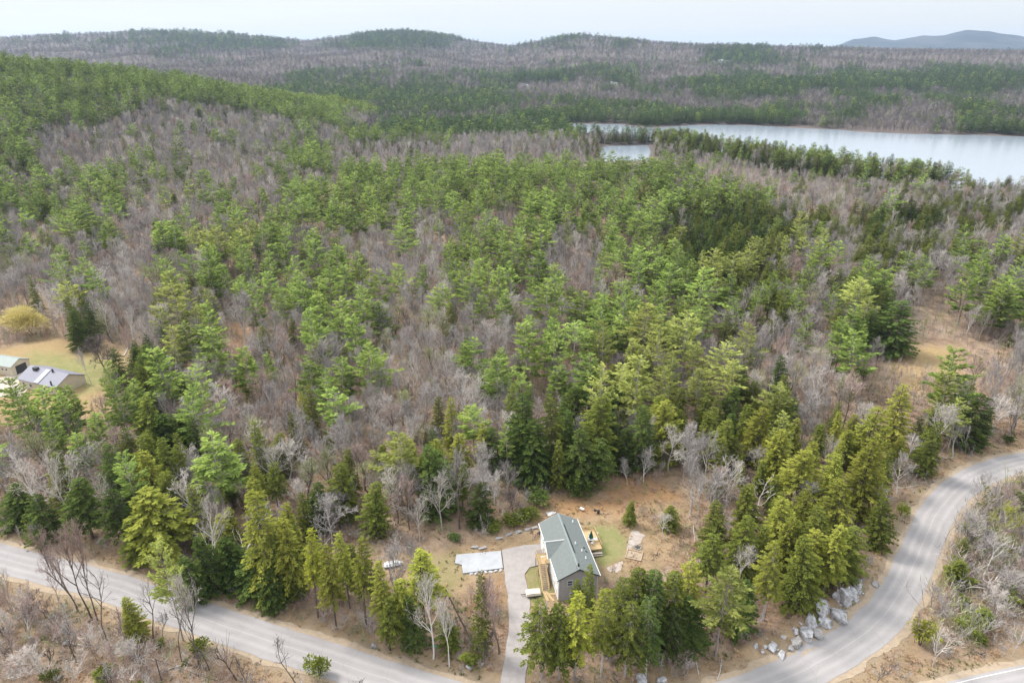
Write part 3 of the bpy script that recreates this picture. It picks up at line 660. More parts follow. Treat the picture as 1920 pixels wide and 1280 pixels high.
# hand-placed trees: (kind, shape, top px, top py, height m, crown width px or None, crown material, bark material, label)
NIND = {'pine': 262, 'hem': 205, 'bare': 235}
HT = [
 ('hemlock_tree', 'hem3', 143, 897, 15, 62, 'hem_dark', 'bark_dark', 'dark green hemlock left of the olive one above the left road boulder'),
 ('hemlock_tree', 'hem4', 205, 912, 15, 60, 'hem_dark', 'bark_dark', 'dense dark hemlock between two others just above the roadside boulder'),
 ('hemlock_tree', 'hem3', 281, 914, 16.5, 104, 'hem_yel', 'bark_dark', 'broad olive-yellow evergreen standing clear above the left road'),
 ('hemlock_tree', 'hem1', 312, 884, 15, 66, 'hem', 'bark_dark', 'pointed green hemlock behind the broad olive-yellow evergreen'),
 ('hemlock_tree', 'hem2', 476, 912, 24, 80, 'hem_yel', 'bark_dark', 'tallest yellow-green hemlock column rising from the left road bank'),
 ('hemlock_tree', 'hem0', 425, 1010, 11, 70, 'hem_dark', 'bark_dark', 'short dark hemlock at the foot of the tallest roadside column'),
 ('hemlock_tree', 'hem0', 470, 1030, 10, 66, 'hem_dark', 'bark_dark', 'low bushy dark hemlock right beside the left road verge'),
 ('hemlock_tree', 'hem3', 533, 970, 18, 52, 'hem_yel', 'bark_dark', 'slim olive-yellow hemlock behind the bright yellow one by the road'),
 ('hemlock_tree', 'hemt0', 573, 990, 20, 46, 'hem_bright', 'bark_dark', 'brightest yellow-green pointed conifer in the roadside row'),
 ('hemlock_tree', 'hemt1', 611, 1018, 19, 52, 'hem_yel', 'bark_dark', 'yellow-green conifer on a bare trunk right of the brightest one'),
 ('hemlock_tree', 'hemt0', 669, 1008, 20, 50, 'hem_yel', 'bark_dark', 'pointed yellow-green conifer left of the white covered boat'),
 ('hemlock_tree', 'hemt1', 710, 1050, 17.5, 48, 'hem_yel', 'bark_dark', 'shorter yellow-green conifer in front of the white covered boat'),
 ('hemlock_tree', 'hemt0', 640, 1000, 17, 44, 'hem_yel', 'bark_dark', 'narrow pale conifer squeezed behind the roadside row'),
 ('hemlock_tree', 'hemt1', 786, 1030, 17, 74, 'hem_yel', 'bark_dark', 'olive conifer just left of the pale concrete slab'),
 ('hemlock_tree', 'hem0', 900, 1070, 18, 36, 'hem', 'bark_dark', 'narrow dark green spire between slab and driveway'),
 ('pine_tree', 'pine2', 298, 1020, 21, 56, 'pine_pale', 'bark', 'lone pine with a bare lower trunk on the near side of the left road'),
 ('hemlock_tree', 'hem1', 231, 1118, 10, 42, 'hem_yel', 'bark_dark', 'small cone-shaped yellow-green conifer below the left road'),
 ('hemlock_tree', 'hem4', 1018, 1118, 17, 66, 'hem', 'bark', 'leftmost evergreen of the clump in front of the house'),
 ('hemlock_tree', 'hem3', 1052, 1128, 16.5, 58, 'hem', 'bark', 'evergreen between the leftmost and the yellow one before the house'),
 ('hemlock_tree', 'hemt1', 1086, 1106, 19, 66, 'hem_bright', 'bark', 'yellowest evergreen in front of the house gable'),
 ('hemlock_tree', 'hemt1', 1137, 1104, 18.5, 66, 'hem_yel', 'bark', 'yellow-green evergreen right of the yellowest one before the house'),
 ('hemlock_tree', 'hem1', 1109, 1056, 13, 34, 'hem', 'bark', 'slim dark spire overlapping the near right corner of the house roof'),
 ('hemlock_tree', 'hem1', 1083, 1085, 10, 30, 'hem', 'bark', 'small pointed evergreen against the shaded gable wall'),
 ('hemlock_tree', 'hem4', 1162, 1080, 17, 60, 'hem', 'bark', 'dark evergreen at the right of the house clump'),
 ('hemlock_tree', 'hem3', 1196, 1065, 17, 62, 'hem', 'bark', 'evergreen in the clump right of the house, nearest the sandbox'),
 ('hemlock_tree', 'hem4', 1183, 1120, 17, 62, 'hem', 'bark', 'front evergreen of the clump right of the house'),
 ('hemlock_tree', 'hem3', 1229, 1070, 17, 62, 'hem_dark', 'bark', 'darkest evergreen of the clump between house and road bend'),
 ('hemlock_tree', 'hem4', 1225, 1118, 17, 64, 'hem_dark', 'bark', 'dark evergreen at the front edge left of the lone pale pine'),
 ('hemlock_tree', 'hem3', 1265, 1072, 16, 62, 'hem', 'bark', 'evergreen behind the lone pale pine, left side'),
 ('hemlock_tree', 'hem2', 1262, 1128, 11, 60, 'hem_dark', 'bark', 'low dark evergreen left of the pale pine trunk'),
 ('hemlock_tree', 'hem4', 1302, 1050, 16, 60, 'hem_yel', 'bark', 'yellow-tinged evergreen behind the lone pale pine'),
 ('hemlock_tree', 'hem0', 1300, 1120, 11, 62, 'hem_dark', 'bark_dark', 'dark low evergreen just left of the pale pine crown'),
 ('pine_tree', 'pine2', 1368, 1064, 19, 92, 'pine_pale', 'bark', 'lone pale green pine with a long bare trunk by the road bend'),
 ('hemlock_tree', 'hem0', 1398, 1090, 11, 60, 'hem_dark', 'bark_dark', 'dark evergreen right behind the lone pale pine'),
 ('hemlock_tree', 'hemt1', 1457, 1014, 18, 64, 'hem_yel', 'bark', 'yellow-green evergreen with a visible trunk above the pale rocks'),
 ('hemlock_tree', 'hem0', 1515, 1008, 16, 70, 'hem', 'bark_dark', 'green evergreen directly above the pale rock outcrop'),
 ('hemlock_tree', 'hem2', 1398, 962, 15, 64, 'hem', 'bark_dark', 'round green evergreen behind the curled leafless tree'),
 ('hemlock_tree', 'hem0', 1475, 930, 16, 66, 'hem_yel', 'bark_dark', 'yellow-green hemlock in the middle of the bend slope'),
 ('hemlock_tree', 'hem2', 1585, 898, 19, 84, 'hem_yel', 'bark_dark', 'broad tall hemlock left of the tallest one at the bend'),
 ('hemlock_tree', 'hem0', 1642, 818, 21, 74, 'hem_yel', 'bark_dark', 'tallest hemlock at the inner edge of the road bend'),
 ('hemlock_tree', 'hem0', 1665, 930, 13, 50, 'hem', 'bark_dark', 'green hemlock at the roadside below the tallest one'),
 ('hemlock_tree', 'hem2', 1545, 950, 17, 74, 'hem', 'bark_dark', 'full green hemlock above the upper end of the rocks'),
 ('hemlock_tree', 'hem2', 1600, 985, 13, 66, 'hem', 'bark_dark', 'green hemlock nearest the road at the narrow verge'),
 ('hemlock_tree', 'hem0', 1510, 838, 17, 76, 'hem_yel', 'bark_dark', 'yellow-topped hemlock at the upper part of the bend slope'),
 ('hemlock_tree', 'hem2', 1575, 850, 16, 60, 'hem_yel', 'bark_dark', 'yellow-green hemlock left of the tallest tree, further back'),
 ('hemlock_tree', 'hem0', 1470, 800, 16, 60, 'hem_yel', 'bark_dark', 'pointed yellow-green hemlock at the back of the bend slope'),
 ('hemlock_tree', 'hem0', 1700, 716, 20, 56, 'hem_yel', 'bark_dark', 'tall yellow-green column left of the lone pine near the upper road'),
 ('pine_tree', 'pine0', 1797, 655, 23, 78, 'pine', 'bark', 'tall layered pine near the upper right road'),
 ('hemlock_tree', 'hem2', 1835, 735, 16, 66, 'hem_dark', 'bark_dark', 'dark hemlock beside the tall pine near the upper right road'),
 ('hemlock_tree', 'hem1', 1738, 806, 9, 30, 'hem', 'bark_dark', 'small green conifer at the upper end of the road bend'),
 ('hemlock_tree', 'hem2', 1694, 565, 19, 88, 'hem_dark', 'bark_dark', 'large very dark evergreen at the back left of the clearing'),
 ('hemlock_tree', 'hem0', 976, 745, 21, 74, 'hem_dark', 'bark_dark', 'leftmost tall dark hemlock of the wall behind the house'),
 ('hemlock_tree', 'hem2', 1036, 742, 21, 62, 'hem', 'bark_dark', 'yellow-topped hemlock centred in the wall behind the house'),
 ('hemlock_tree', 'hem0', 1126, 736, 22, 78, 'hem', 'bark_dark', 'tallest dark hemlock right of centre behind the house'),
 ('hemlock_tree', 'hem0', 1000, 790, 17, 66, 'hem_dark', 'bark_dark', 'dark hemlock in front of the wall behind the house'),
 ('hemlock_tree', 'hem2', 1090, 800, 16, 66, 'hem_dark', 'bark_dark', 'dark hemlock standing before the tallest one behind the house'),
 ('hemlock_tree', 'hem2', 1270, 752, 17, 76, 'hem_yel', 'bark_dark', 'yellow-green leaning hemlock left of the pale leafless crown'),
 ('hemlock_tree', 'hem1', 770, 822, 13, 44, 'hem_yel', 'bark_dark', 'small pointed yellow-green hemlock, left one of a trio'),
 ('hemlock_tree', 'hem0', 818, 818, 14, 46, 'hem_yel', 'bark_dark', 'pointed yellow-green hemlock, middle one of a trio'),
 ('hemlock_tree', 'hem1', 858, 812, 14, 50, 'hem_yel', 'bark_dark', 'pointed yellow-green hemlock, right one of a trio'),
 ('hemlock_tree', 'hem0', 309, 772, 15, 80, 'hem_dark', 'bark_dark', 'dome-shaped dark hemlock right of the neighbour\'s pines'),
 ('hemlock_tree', 'hem2', 132, 580, 15, 44, 'hem_dark', 'bark_dark', 'dark hemlock between the tall bare tree and the pines by the lawn'),
 ('hemlock_tree', 'hem0', 255, 652, 9, 46, 'hem_dark', 'bark_dark', 'low rounded dark hemlock at the right end of the lawn'),
 ('hemlock_tree', 'hem1', 302, 662, 10, 40, 'hem_dark', 'bark_dark', 'small dark pointed hemlock right of the neighbouring lawn'),
 ('pine_tree', 'pine3', 381, 608, 17, 50, 'pine', 'bark', 'layered green pine left of the bare leaf-strewn trail'),
 ('pine_tree', 'pine0', 318, 612, 17, 52, 'pine_pale', 'bark', 'pale yellow-green pine right of the neighbouring lawn'),
 ('willow_tree', 'willow0', 40, 566, 12, 78, 'willow', 'bark_dark', 'pale yellow budding willow at the edge of the neighbouring lawn'),
 ('bare_tree', 'bare3', 80, 528, 20, 66, 'twig_pale', 'bark', 'tall leafless oak with a stout trunk beside the yellow willow'),
 ('bare_tree', 'round0', 178, 622, 13, 66, 'twig_dark', 'bark_dark', 'umbrella-shaped dark leafless tree on the neighbouring lawn'),
 ('bare_tree', 'bare2', 155, 655, 12, 20, 'twig_pale', 'bark_pale', 'thin leaning white birch beside the neighbouring house wall'),
 # leafless trees along the left road
 ('bare_tree', 'bare5', 92, 978, 20, 46, 'twig_red', 'bark_dark', 'pinkish leafless tree at the left of a roadside cluster'),
 ('bare_tree', 'bare4', 112, 972, 22, 50, 'twig_red', 'bark_dark', 'pinkish leafless tree in the middle of a roadside cluster'),
 ('bare_tree', 'bare2', 128, 985, 21, 42, 'twig_red', 'bark_dark', 'slim leafless tree at the right of a roadside cluster'),
 ('bare_tree', 'snag1', 165, 1070, 18, 50, 'twig_dark', 'bark_dark', 'dark forked leafless tree leaning over the left road'),
 ('bare_tree', 'snag1', 250, 1066, 16, 44, 'twig', 'bark_dark', 'thin leafless pole tree left of the lone roadside pine'),
 ('bare_tree', 'bare2', 330, 1070, 20, 50, 'twig_pale', 'bark_dark', 'pale leafless tree right of the lone roadside pine'),
 ('bare_tree', 'snag1', 310, 1120, 14, 36, 'twig_dark', 'bark_dark', 'short dark leafless tree at the foot of the lone roadside pine'),
 ('bare_tree', 'snag0', 412, 1120, 17.5, 42, 'twig_dark', 'bark_dark', 'gnarled black leafless tree alone before the left road'),
 ('bare_tree', 'snag1', 545, 1185, 13, 44, 'twig_dark', 'bark_dark', 'small dark leafless tree next to a round shrub at the bottom edge'),
 ('bare_tree', 'snag1', 362, 1125, 15, 34, 'twig', 'bark_dark', 'thin leafless tree left of the gnarled black one'),
 ('bare_tree', 'bare3', 178, 1165, 8, 56, 'twig_pale', 'bark', 'pale grey spreading leafless tree at lower left'),
 ('bare_tree', 'bare0', 245, 1190, 8, 60, 'twig_pale', 'bark', 'pale leafless crown at the bottom, right of the small cone conifer'),
 ('bare_tree', 'bare3', 60, 1215, 7, 70, 'twig_pale', 'bark', 'low pale leafless tree in the lower left corner'),
 ('bare_tree', 'bare5', 118, 1165, 9, 36, 'twig', 'bark_dark', 'slender leafless tree in the lower left brush'),
 ('bare_tree', 'bare5', 35, 1130, 8, 46, 'twig_red', 'bark', 'reddish leafless sapling at the left edge below the road'),
 ('bare_tree', 'bare1', 42, 842, 19, 76, 'twig_pale', 'bark_pale', 'pale leafless tree with a slanting trunk at the left edge'),
 ('bare_tree', 'bare0', 98, 850, 18, 60, 'twig_pale', 'bark', 'pale leafless tree right of the slanting one at the left edge'),
 ('bare_tree', 'bare3', 368, 940, 18, 74, 'twig_pale', 'bark_pale', 'pale leafless tree with a long curved trunk left of the tallest column'),
 ('bare_tree', 'snag0', 420, 965, 15, 66, 'twig_pale', 'bark_pale', 'crooked whitish leafless tree against the dark hemlocks'),
 ('bare_tree', 'round0', 618, 925, 9, 100, 'twig', 'bark', 'wide rounded pinkish-grey leafless crown behind the roadside row'),
 ('bare_tree', 'bare1', 738, 880, 14, 66, 'twig_pale', 'bark_dark', 'leafless tree with a dark trunk upper left of the concrete slab'),
 ('bare_tree', 'bare2', 857, 850, 19, 52, 'twig', 'bark_dark', 'tallest leafless tree behind the concrete slab'),
 ('bare_tree', 'bare0', 782, 935, 11, 40, 'twig_pale', 'bark', 'small grey leafless tree above the conifer by the slab'),
 ('bare_tree', 'bare0', 825, 892, 14, 50, 'twig_pale', 'bark', 'grey-pink leafless tree left of the tallest one behind the slab'),
 ('bare_tree', 'bare4', 897, 882, 13, 50, 'twig', 'bark', 'leafless tree right of the tallest one behind the slab'),
 ('bare_tree', 'bare5', 880, 918, 8, 14, 'twig_pale', 'bark_pale', 'thin white birch pole behind the slab'),
 ('bare_tree', 'round0', 962, 912, 7, 44, 'twig_dark', 'bark_dark', 'small dark leafless tree before the hemlock wall'),
 ('bare_tree', 'bare3', 803, 1088, 17, 82, 'twig_pale', 'bark_pale', 'pale spreading leafless tree with a forked trunk near the green street sign'),
 ('bare_tree', 'bare2', 836, 1120, 15, 40, 'twig_pale', 'bark_pale', 'pale leafless tree right beside the green street sign'),
 ('bare_tree', 'bare5', 935, 1078, 17, 50, 'twig_red', 'bark_dark', 'reddish leafless tree standing left of the driveway'),
 ('bare_tree', 'round0', 915, 1075, 8, 40, 'twig_red', 'bark', 'low reddish leafless shrub tree at the front corner of the slab'),
 ('bare_tree', 'round0', 1297, 786, 12, 66, 'twig_pale', 'bark_pale', 'pale fan-shaped leafless crown in front of dark hemlocks'),
 ('bare_tree', 'bare1', 1345, 864, 12, 60, 'twig_red', 'bark_pale', 'pinkish leafless tree at the left of the bend slope'),
 ('bare_tree', 'bare3', 1316, 895, 12, 50, 'twig_pale', 'bark', 'leafless tree left of the pinkish one on the bend slope'),
 ('bare_tree', 'snag0', 1415, 912, 11, 76, 'twig_pale', 'bark', 'curling leafless branches in the middle of the green bend slope'),
 ('bare_tree', 'bare0', 1395, 1020, 11, 46, 'twig_pale', 'bark', 'grey leafless tree behind the lone pale pine'),
 ('bare_tree', 'round0', 1702, 850, 11, 60, 'twig_pale', 'bark_pale', 'pale rounded leafless tree at the upper inside of the bend'),
 ('bare_tree', 'bare2', 1772, 752, 16, 56, 'twig_pale', 'bark_pale', 'white-trunked birch near the upper road'),
 ('bare_tree', 'snag1', 1686, 905, 11, 40, 'twig_pale', 'bark_pale', 'thin pale leafless trunk right at the inner road edge'),
 ('bare_tree', 'bare5', 1212, 845, 9, 34, 'twig', 'bark_pale', 'slim leafless tree above the leaf-covered slope behind the house'),
 ('bare_tree', 'bare5', 1180, 855, 8, 24, 'twig', 'bark_pale', 'thin leafless tree left of the slim one behind the house'),
 ('bare_tree', 'bare4', 1252, 960, 7, 30, 'twig_pale', 'bark_pale', 'small pale leafless tree beside the conifer in the side yard'),
 # outside the bend
 ('bare_tree', 'bare4', 1850, 880, 12, 40, 'twig', 'bark', 'leafless tree at the upper left outside the road bend'),
 ('bare_tree', 'bare5', 1900, 905, 12, 40, 'twig_red', 'bark', 'leafless tree at the right edge outside the road bend'),
 ('bare_tree', 'bare0', 1835, 960, 9, 54, 'twig', 'bark', 'grey leafless tree left of the yellow-budded one outside the bend'),
 ('bare_tree', 'bare3', 1880, 1000, 8, 60, 'twig', 'bark', 'spreading leafless tree under the yellow-budded one outside the bend'),
 ('bare_tree', 'bare0', 1905, 950, 9, 46, 'hem_bright', 'bark', 'yellow-budded tree at the right edge outside the bend'),
 ('bare_tree', 'snag1', 1872, 1000, 12, 40, 'twig_pale', 'bark_pale', 'long leaning birch outside the road bend'),
 ('bare_tree', 'bare3', 1868, 1085, 7, 66, 'twig_pale', 'bark', 'pale spreading leafless crown low outside the bend'),
 ('bare_tree', 'bare1', 1910, 1060, 8, 60, 'twig', 'bark', 'grey leafless crown at the right edge, lower part'),
 ('bare_tree', 'bare1', 1760, 1090, 6, 40, 'twig', 'bark', 'small leafless tree at the outer road verge'),
 ('bare_tree', 'snag1', 1792, 950, 9, 20, 'twig', 'bark', 'thin leafless pole close to the outer road edge'),
 ('hemlock_tree', 'hem3', 1800, 1048, 6, 38, 'hem', 'bark', 'small olive conifer outside the road bend'),
 ('hemlock_tree', 'hem4', 1857, 1140, 5, 34, 'hem', 'bark', 'small olive-yellow conifer lowest outside the road bend'),
 ('hemlock_tree', 'hem0', 1812, 1010, 5, 20, 'hem', 'bark', 'tiny green conifer beside the pole outside the bend'),
 ('hemlock_tree', 'hem0', 1912, 915, 6, 36, 'hem', 'bark', 'small green conifer at the right edge outside the bend'),
 ('hemlock_tree', 'hem1', 1186, 938, 6.3, 24, 'hem', 'bark_dark', 'small conifer standing alone in the leaf-strewn side yard'),
 ('hemlock_tree', 'hem2', 1256, 945, 6.3, 34, 'hem', 'bark_dark', 'bushy small conifer at the right side of the yard'),
 ('shrub', 'bush0', 1738, 1163, 5.5, 48, 'hem_yel', 'bark_dark', 'round yellow-green shrub beside the outer curve of the road'),
 ('shrub', 'bush1', 592, 1224, 5.0, 46, 'hem', 'bark_dark', 'round green shrub at the bottom edge below the left road'),
 ('shrub', 'bush0', 368, 1200, 2.8, 38, 'hem', 'bark_dark', 'olive shrub under the leafless trees at bottom left'),
 ('shrub', 'bush1', 90, 1253, 2.4, 32, 'hem', 'bark_dark', 'green shrub in the lower left corner'),
 ('shrub', 'bush0', 190, 1252, 2.2, 36, 'hem', 'bark_dark', 'green shrub at the bottom edge, second from the left corner'),
 ('shrub', 'bush1', 1088, 888, 6.5, 46, 'hem_dark', 'bark_dark', 'round dark shrub directly behind the house on the leafy slope'),
 ('shrub', 'bush0', 1005, 915, 4.5, 46, 'hem_dark', 'bark_dark', 'dark shrub at the right end of the hedge row behind the house'),
 ('shrub', 'bush1', 990, 948, 3.6, 46, 'hem', 'bark_dark', 'green shrub nearest the far left house corner'),
 ('shrub', 'bush0', 958, 965, 2.6, 42, 'hem', 'bark_dark', 'low green shrub in the middle of the hedge row'),
 ('shrub', 'bush1', 925, 975, 2.2, 38, 'hem', 'bark_dark', 'low olive shrub at the left end of the hedge row'),
 ('shrub', 'bush1', 852, 998, 1.8, 26, 'hem_dark', 'bark_dark', 'small dark shrub on the bank above the slab'),
 ('shrub', 'bush0', 1695, 942, 3.4, 28, 'hem', 'bark_dark', 'round green shrub on the inside verge of the bend'),
 ('shrub', 'bush0', 1895, 812, 3.2, 24, 'hem_dark', 'bark_dark', 'dark shrub above the upper road'),
 ('hemlock_tree', 'hem3', 745, 1085, 14, 50, 'hem_yel', 'bark_dark', 'olive conifer between the covered boat and the pale forked tree'),
 ('hemlock_tree', 'hem4', 722, 1118, 12, 46, 'hem', 'bark_dark', 'darker green conifer low in front of the covered boat'),
 ('hemlock_tree', 'hem0', 768, 1118, 11, 50, 'hem_dark', 'bark_dark', 'low dark conifer below the covered boat, toward the road'),
 ('hemlock_tree', 'hem1', 850, 1135, 10, 40, 'hem', 'bark_dark', 'low green conifer behind the steeply leaning dark trunk'),
 ('hemlock_tree', 'hem3', 655, 1020, 12, 38, 'hem', 'bark_dark', 'green conifer filling the gap right of the brightest roadside one'),
 ('hemlock_tree', 'hem4', 592, 1012, 12, 38, 'hem', 'bark_dark', 'green conifer in the gap just right of the brightest roadside one'),
 ('hemlock_tree', 'hem0', 548, 1030, 11, 40, 'hem', 'bark_dark', 'green conifer low in the gap left of the brightest roadside one'),
 ('hemlock_tree', 'hem2', 508, 1000, 15, 56, 'hem', 'bark_dark', 'green hemlock just right of the tallest roadside column'),
 ('hemlock_tree', 'hem0', 375, 1005, 13, 56, 'hem_dark', 'bark_dark', 'dark hemlock between the broad olive tree and the roadside column'),
 ('hemlock_tree', 'hem2', 348, 1040, 10, 56, 'hem_dark', 'bark_dark', 'low dark hemlock right of the broad olive tree, near the road'),
 ('hemlock_tree', 'hem2', 505, 1068, 9, 56, 'hem_dark', 'bark_dark', 'lowest dark hemlock at the verge right of the roadside column'),
 ('hemlock_tree', 'hem0', 20, 908, 10, 60, 'hem_dark', 'bark_dark', 'dark hemlock behind the slanting pale tree at the left edge'),
 ('hemlock_tree', 'hem2', 72, 925, 11, 60, 'hem_dark', 'bark_dark', 'low dark hemlock under the pale trees at the left edge'),
 ('hemlock_tree', 'hem0', 240, 975, 10, 50, 'hem', 'bark_dark', 'green hemlock directly behind the roadside boulder'),
 ('hemlock_tree', 'hem0', 700, 900, 14, 54, 'hem', 'bark_dark', 'green hemlock left of the leafless tree above the slab'),
 ('hemlock_tree', 'hem2', 640, 870, 14, 60, 'hem', 'bark_dark', 'full green hemlock behind the wide pinkish-grey crown'),
 ('hemlock_tree', 'hem0', 590, 905, 12, 54, 'hem_dark', 'bark_dark', 'dark hemlock left of the wide pinkish-grey crown'),
 ('hemlock_tree', 'hem2', 900, 905, 11, 50, 'hem_dark', 'bark_dark', 'dark low hemlock behind the thin white birch pole'),
 ('hemlock_tree', 'hem4', 1340, 1000, 14, 56, 'hem', 'bark_dark', 'green evergreen right of the bare yard edge, behind the lone pine'),
 ('hemlock_tree', 'hem0', 1345, 940, 13, 50, 'hem', 'bark_dark', 'green evergreen under the pinkish leafless tree at the bend slope'),
 ('pine_tree', 'pine4', 22, 712, 17, 70, 'pine', 'bark', 'pine in front of the pale barn at the left edge'),
 ('pine_tree', 'pine1', 72, 730, 17, 66, 'pine', 'bark', 'pine covering the near left corner of the neighbouring house'),
 ('pine_tree', 'pine0', 116, 724, 17, 66, 'pine', 'bark', 'pine in front of the middle of the neighbouring house'),
]
HPL = []
for (kind, key, px, py, H, wpx, mt, bk, lab) in HT:
    x, y, z = at(px, py, H); _, _, dep = project(x, y, z+H*.6); rad = None
    if wpx: rad = wpx/2*float(dep)/FPX*(1.0 if key[:4] == 'hemt' else 1.12 if key[:3] in ('hem', 'pin') else 1.1)
    HPL.append((kind, key, x, y, H, rad, mt, bk, lab)); HAND.append((x, y))
for i, (kind, key, x, y, H, rad, mt, bk, lab) in enumerate(HPL):
    ln = (0, 0)
    if 'leaning' in lab: ln = (0, .35 if 'birch' in lab and 'long' in lab else -.2)
    put(kind, key, x, y, H, rad, random.random()*6.28 if ln == (0, 0) else 0, mt, bk, lab, 'shrub' if kind == 'shrub' else 'tree', None, ln)
def hillc(x, y): return np.interp(x, CX, CZ)*sstep(300, 770, y)*(1-sstep(790, 1250, y))
def scatter_near():
    sp = 5.3; gx, gy = np.meshgrid(np.arange(-900, 700, sp), np.arange(62, 1040, sp)); x = gx.ravel()+rng.uniform(-2.3, 2.3, gx.size); y = gy.ravel()+rng.uniform(-2.3, 2.3, gx.size)
    r = np.hypot(x, y); k = ((r < 800) | ((hillc(x, y) > 2.5) & (r < 1060))) & (np.abs(x) < y*.86+25); x, y = x[k], y[k]
    k = keep_clear(x, y); x, y = x[k], y[k]
    hp = np.array(HAND)
    for i0 in range(0, len(x), 2000):
        pass
    dmin = np.min(np.hypot(x[:, None]-hp[None, :, 0], y[:, None]-hp[None, :, 1]), axis=1); k = dmin > 3.4; x, y = x[k], y[k]
    z = height(x, y); px, py, d = project(x, y, z+8)
    jx = px+rng.normal(0, 14, len(x)); jy = py+rng.normal(0, 8, len(x))
    col = np.clip((jx/60).astype(int), 0, 31); row = np.clip(((jy-200)/40).astype(int), 0, 26)
    out = []; cell = {}
    def crowded(a, b_, d_):
        i_, j_ = int(a//8), int(b_//8)
        for u_ in (-1, 0, 1):
            for v_ in (-1, 0, 1):
                for (c_, e_) in cell.get((i_+u_, j_+v_), ()):
                    if math.hypot(a-c_, b_-e_) < d_: return True
        cell.setdefault((i_, j_), []).append((a, b_)); return False
    cl = fbm(x/22, y/22, 3); spit = inside(x, y, SPIT)
    for i in range(len(x)):
        ch = MAP[row[i]][col[i]]
        if py[i] < 240 and px[i] < 640:
            ch = 'P' if py[i] < np.interp(px[i], [-150, 180, 300, 450, 560, 640], [400, 250, 187, 208, 227, 240]) else 'B'
        elif py[i] < 200: ch = 'c'
        if ch == 'c': ch = 'p'
        P = PR[ch]
        if random.random() > P[3]: continue
        u = np.clip(random.random()*.62+(1-cl[i])*.62-.12, 0, .999) if ch in 'pmh' else random.random()
        if u < P[0]: kd = 'pine'; H = random.gauss(17.3, 3.2) if ch != 'm' else random.gauss(15, 3)
        elif u < P[0]+P[1]: kd = 'hem'; H = random.gauss(13.5, 2.4)
        else: kd = 'bare'; H = random.gauss(12.5, 1.8)
        if kd == 'pine':
            if crowded(x[i], y[i], 7.2 if ch == 'P' else 6.6): 
                if random.random() < .62: kd = 'bare'; H = random.gauss(11.5, 1.8)
                else: continue
            else: H += 1.2
        if ch in 'sB' and 250 < py[i] < 350 and px[i] > 600 and not spit[i]: H *= .62
        if ch == 'y' and kd == 'hem': H -= 1.6
        if kd == 'pine' and 620 < px[i] < 1290 and 270 < py[i] < 316 and random.random() < .85: kd = 'bare'; H = 9
        if kd != 'bare' and 1640 < px[i] < 1910 and 625 < py[i] < 770 and random.random() < .8: kd = 'bare'; H = 7
        if spit[i]:
            ch = random.choice('Hxy'); kd = 'hem' if random.random() < .5 else 'pine' if random.random() < .45 else 'bare'; H = random.uniform(12, 22)
        if kd == 'bare' and ch in 'PHxy': H *= .85
        H = min(max(H, 6.5), 23)
        out.append([kd, x[i], y[i], z[i], H, px[i], py[i], math.hypot(y[i], x[i]), ch])
    return out
trees = scatter_near()

def pick(kd, ch, x, y):
    if kd == 'pine':
        pale = vnoise(np.array([x/45]), np.array([y/45]))[0] > .62 and y < 330
        return f'pine{random.randrange(8)}', ('pine_pale' if pale else 'pine'), 'bark'
    if kd == 'hem':
        m_ = {'y': 'hem_yel', 'H': 'hem_dark'}.get(ch, 'hem'); 
        if random.random() < .35: m_ = 'hem'
        return f'hem{random.randrange(5)}', m_, 'bark_dark'
    u = random.random(); m_ = 'twig' if u < .60 else 'twig_pale' if u < .80 else 'twig_red' if u < .89 else 'twig_green'
    return f'bare{random.randrange(6)}', m_, ('bark_pale' if m_ == 'twig_pale' else 'bark' if u < .6 else 'bark_dark')

ZONES = [(0, 0, 330, 330, 'on the far left hill crest'), (330, 0, 650, 330, 'on the right shoulder of the left hill'), (0, 330, 210, 560, 'at the left edge above the lawn'), (210, 330, 420, 560, 'at the foot of the left hill'),
         (0, 560, 240, 760, 'by the neighbouring house'), (240, 560, 460, 760, 'between neighbour lawn and trail'), (0, 760, 240, 1400, 'in the woods by the left edge'), (240, 760, 470, 1400, 'in the woods above the left road'), (470, 760, 700, 1400, 'in the woods left of the slab'),
         (700, 760, 980, 1400, 'in the woods behind the slab'), (980, 760, 1290, 1400, 'in the woods behind the house'), (1290, 780, 1480, 1400, 'on the slope right of the yard'), (1480, 780, 2400, 1400, 'on the slope inside the bend'),
         (1290, 560, 1640, 780, 'left of the straw-coloured clearing'), (1640, 560, 2400, 780, 'beside the straw-coloured clearing'), (1290, 380, 1600, 560, 'around the hidden cabin'), (1600, 380, 2400, 560, 'at the right edge beyond the clearing'),
         (420, 0, 850, 420, 'on the left end of the rise'), (850, 0, 1290, 420, 'on the rise before the lake'), (1000, 0, 2400, 380, 'on the flat before the lake'),
         (420, 420, 640, 560, 'in the upper left forest'), (640, 420, 850, 560, 'in the upper central forest'), (850, 420, 1070, 560, 'below the rise in mid forest'), (1070, 420, 1290, 560, 'in the upper right forest'),
         (420, 560, 640, 760, 'right of the leaf-strewn trail'), (640, 560, 850, 760, 'in the central bare-wood gap'), (850, 560, 1070, 760, 'behind the dark hemlock wall'), (1070, 560, 1290, 760, 'in the dense central pine stand'), (-999, -999, 3000, 3000, 'in the forest')]
KN = {'pine': ('pine_tree', 'white pine'), 'hem': ('hemlock_tree', 'hemlock'), 'bare': ('bare_tree', 'leafless tree')}
TINT = {'pine': 'bright green', 'pine_pale': 'pale green', 'hem': 'olive green', 'hem_dark': 'dark green', 'hem_yel': 'yellowish green', 'twig': 'grey twiggy', 'twig_pale': 'pale grey', 'twig_red': 'reddish brown', 'twig_green': 'faintly budding'}
def zn_short(gl, kd): return gl.split(KN[kd][1]+' ')[1]
rest = {'pine': [], 'hem': [], 'bare': []}
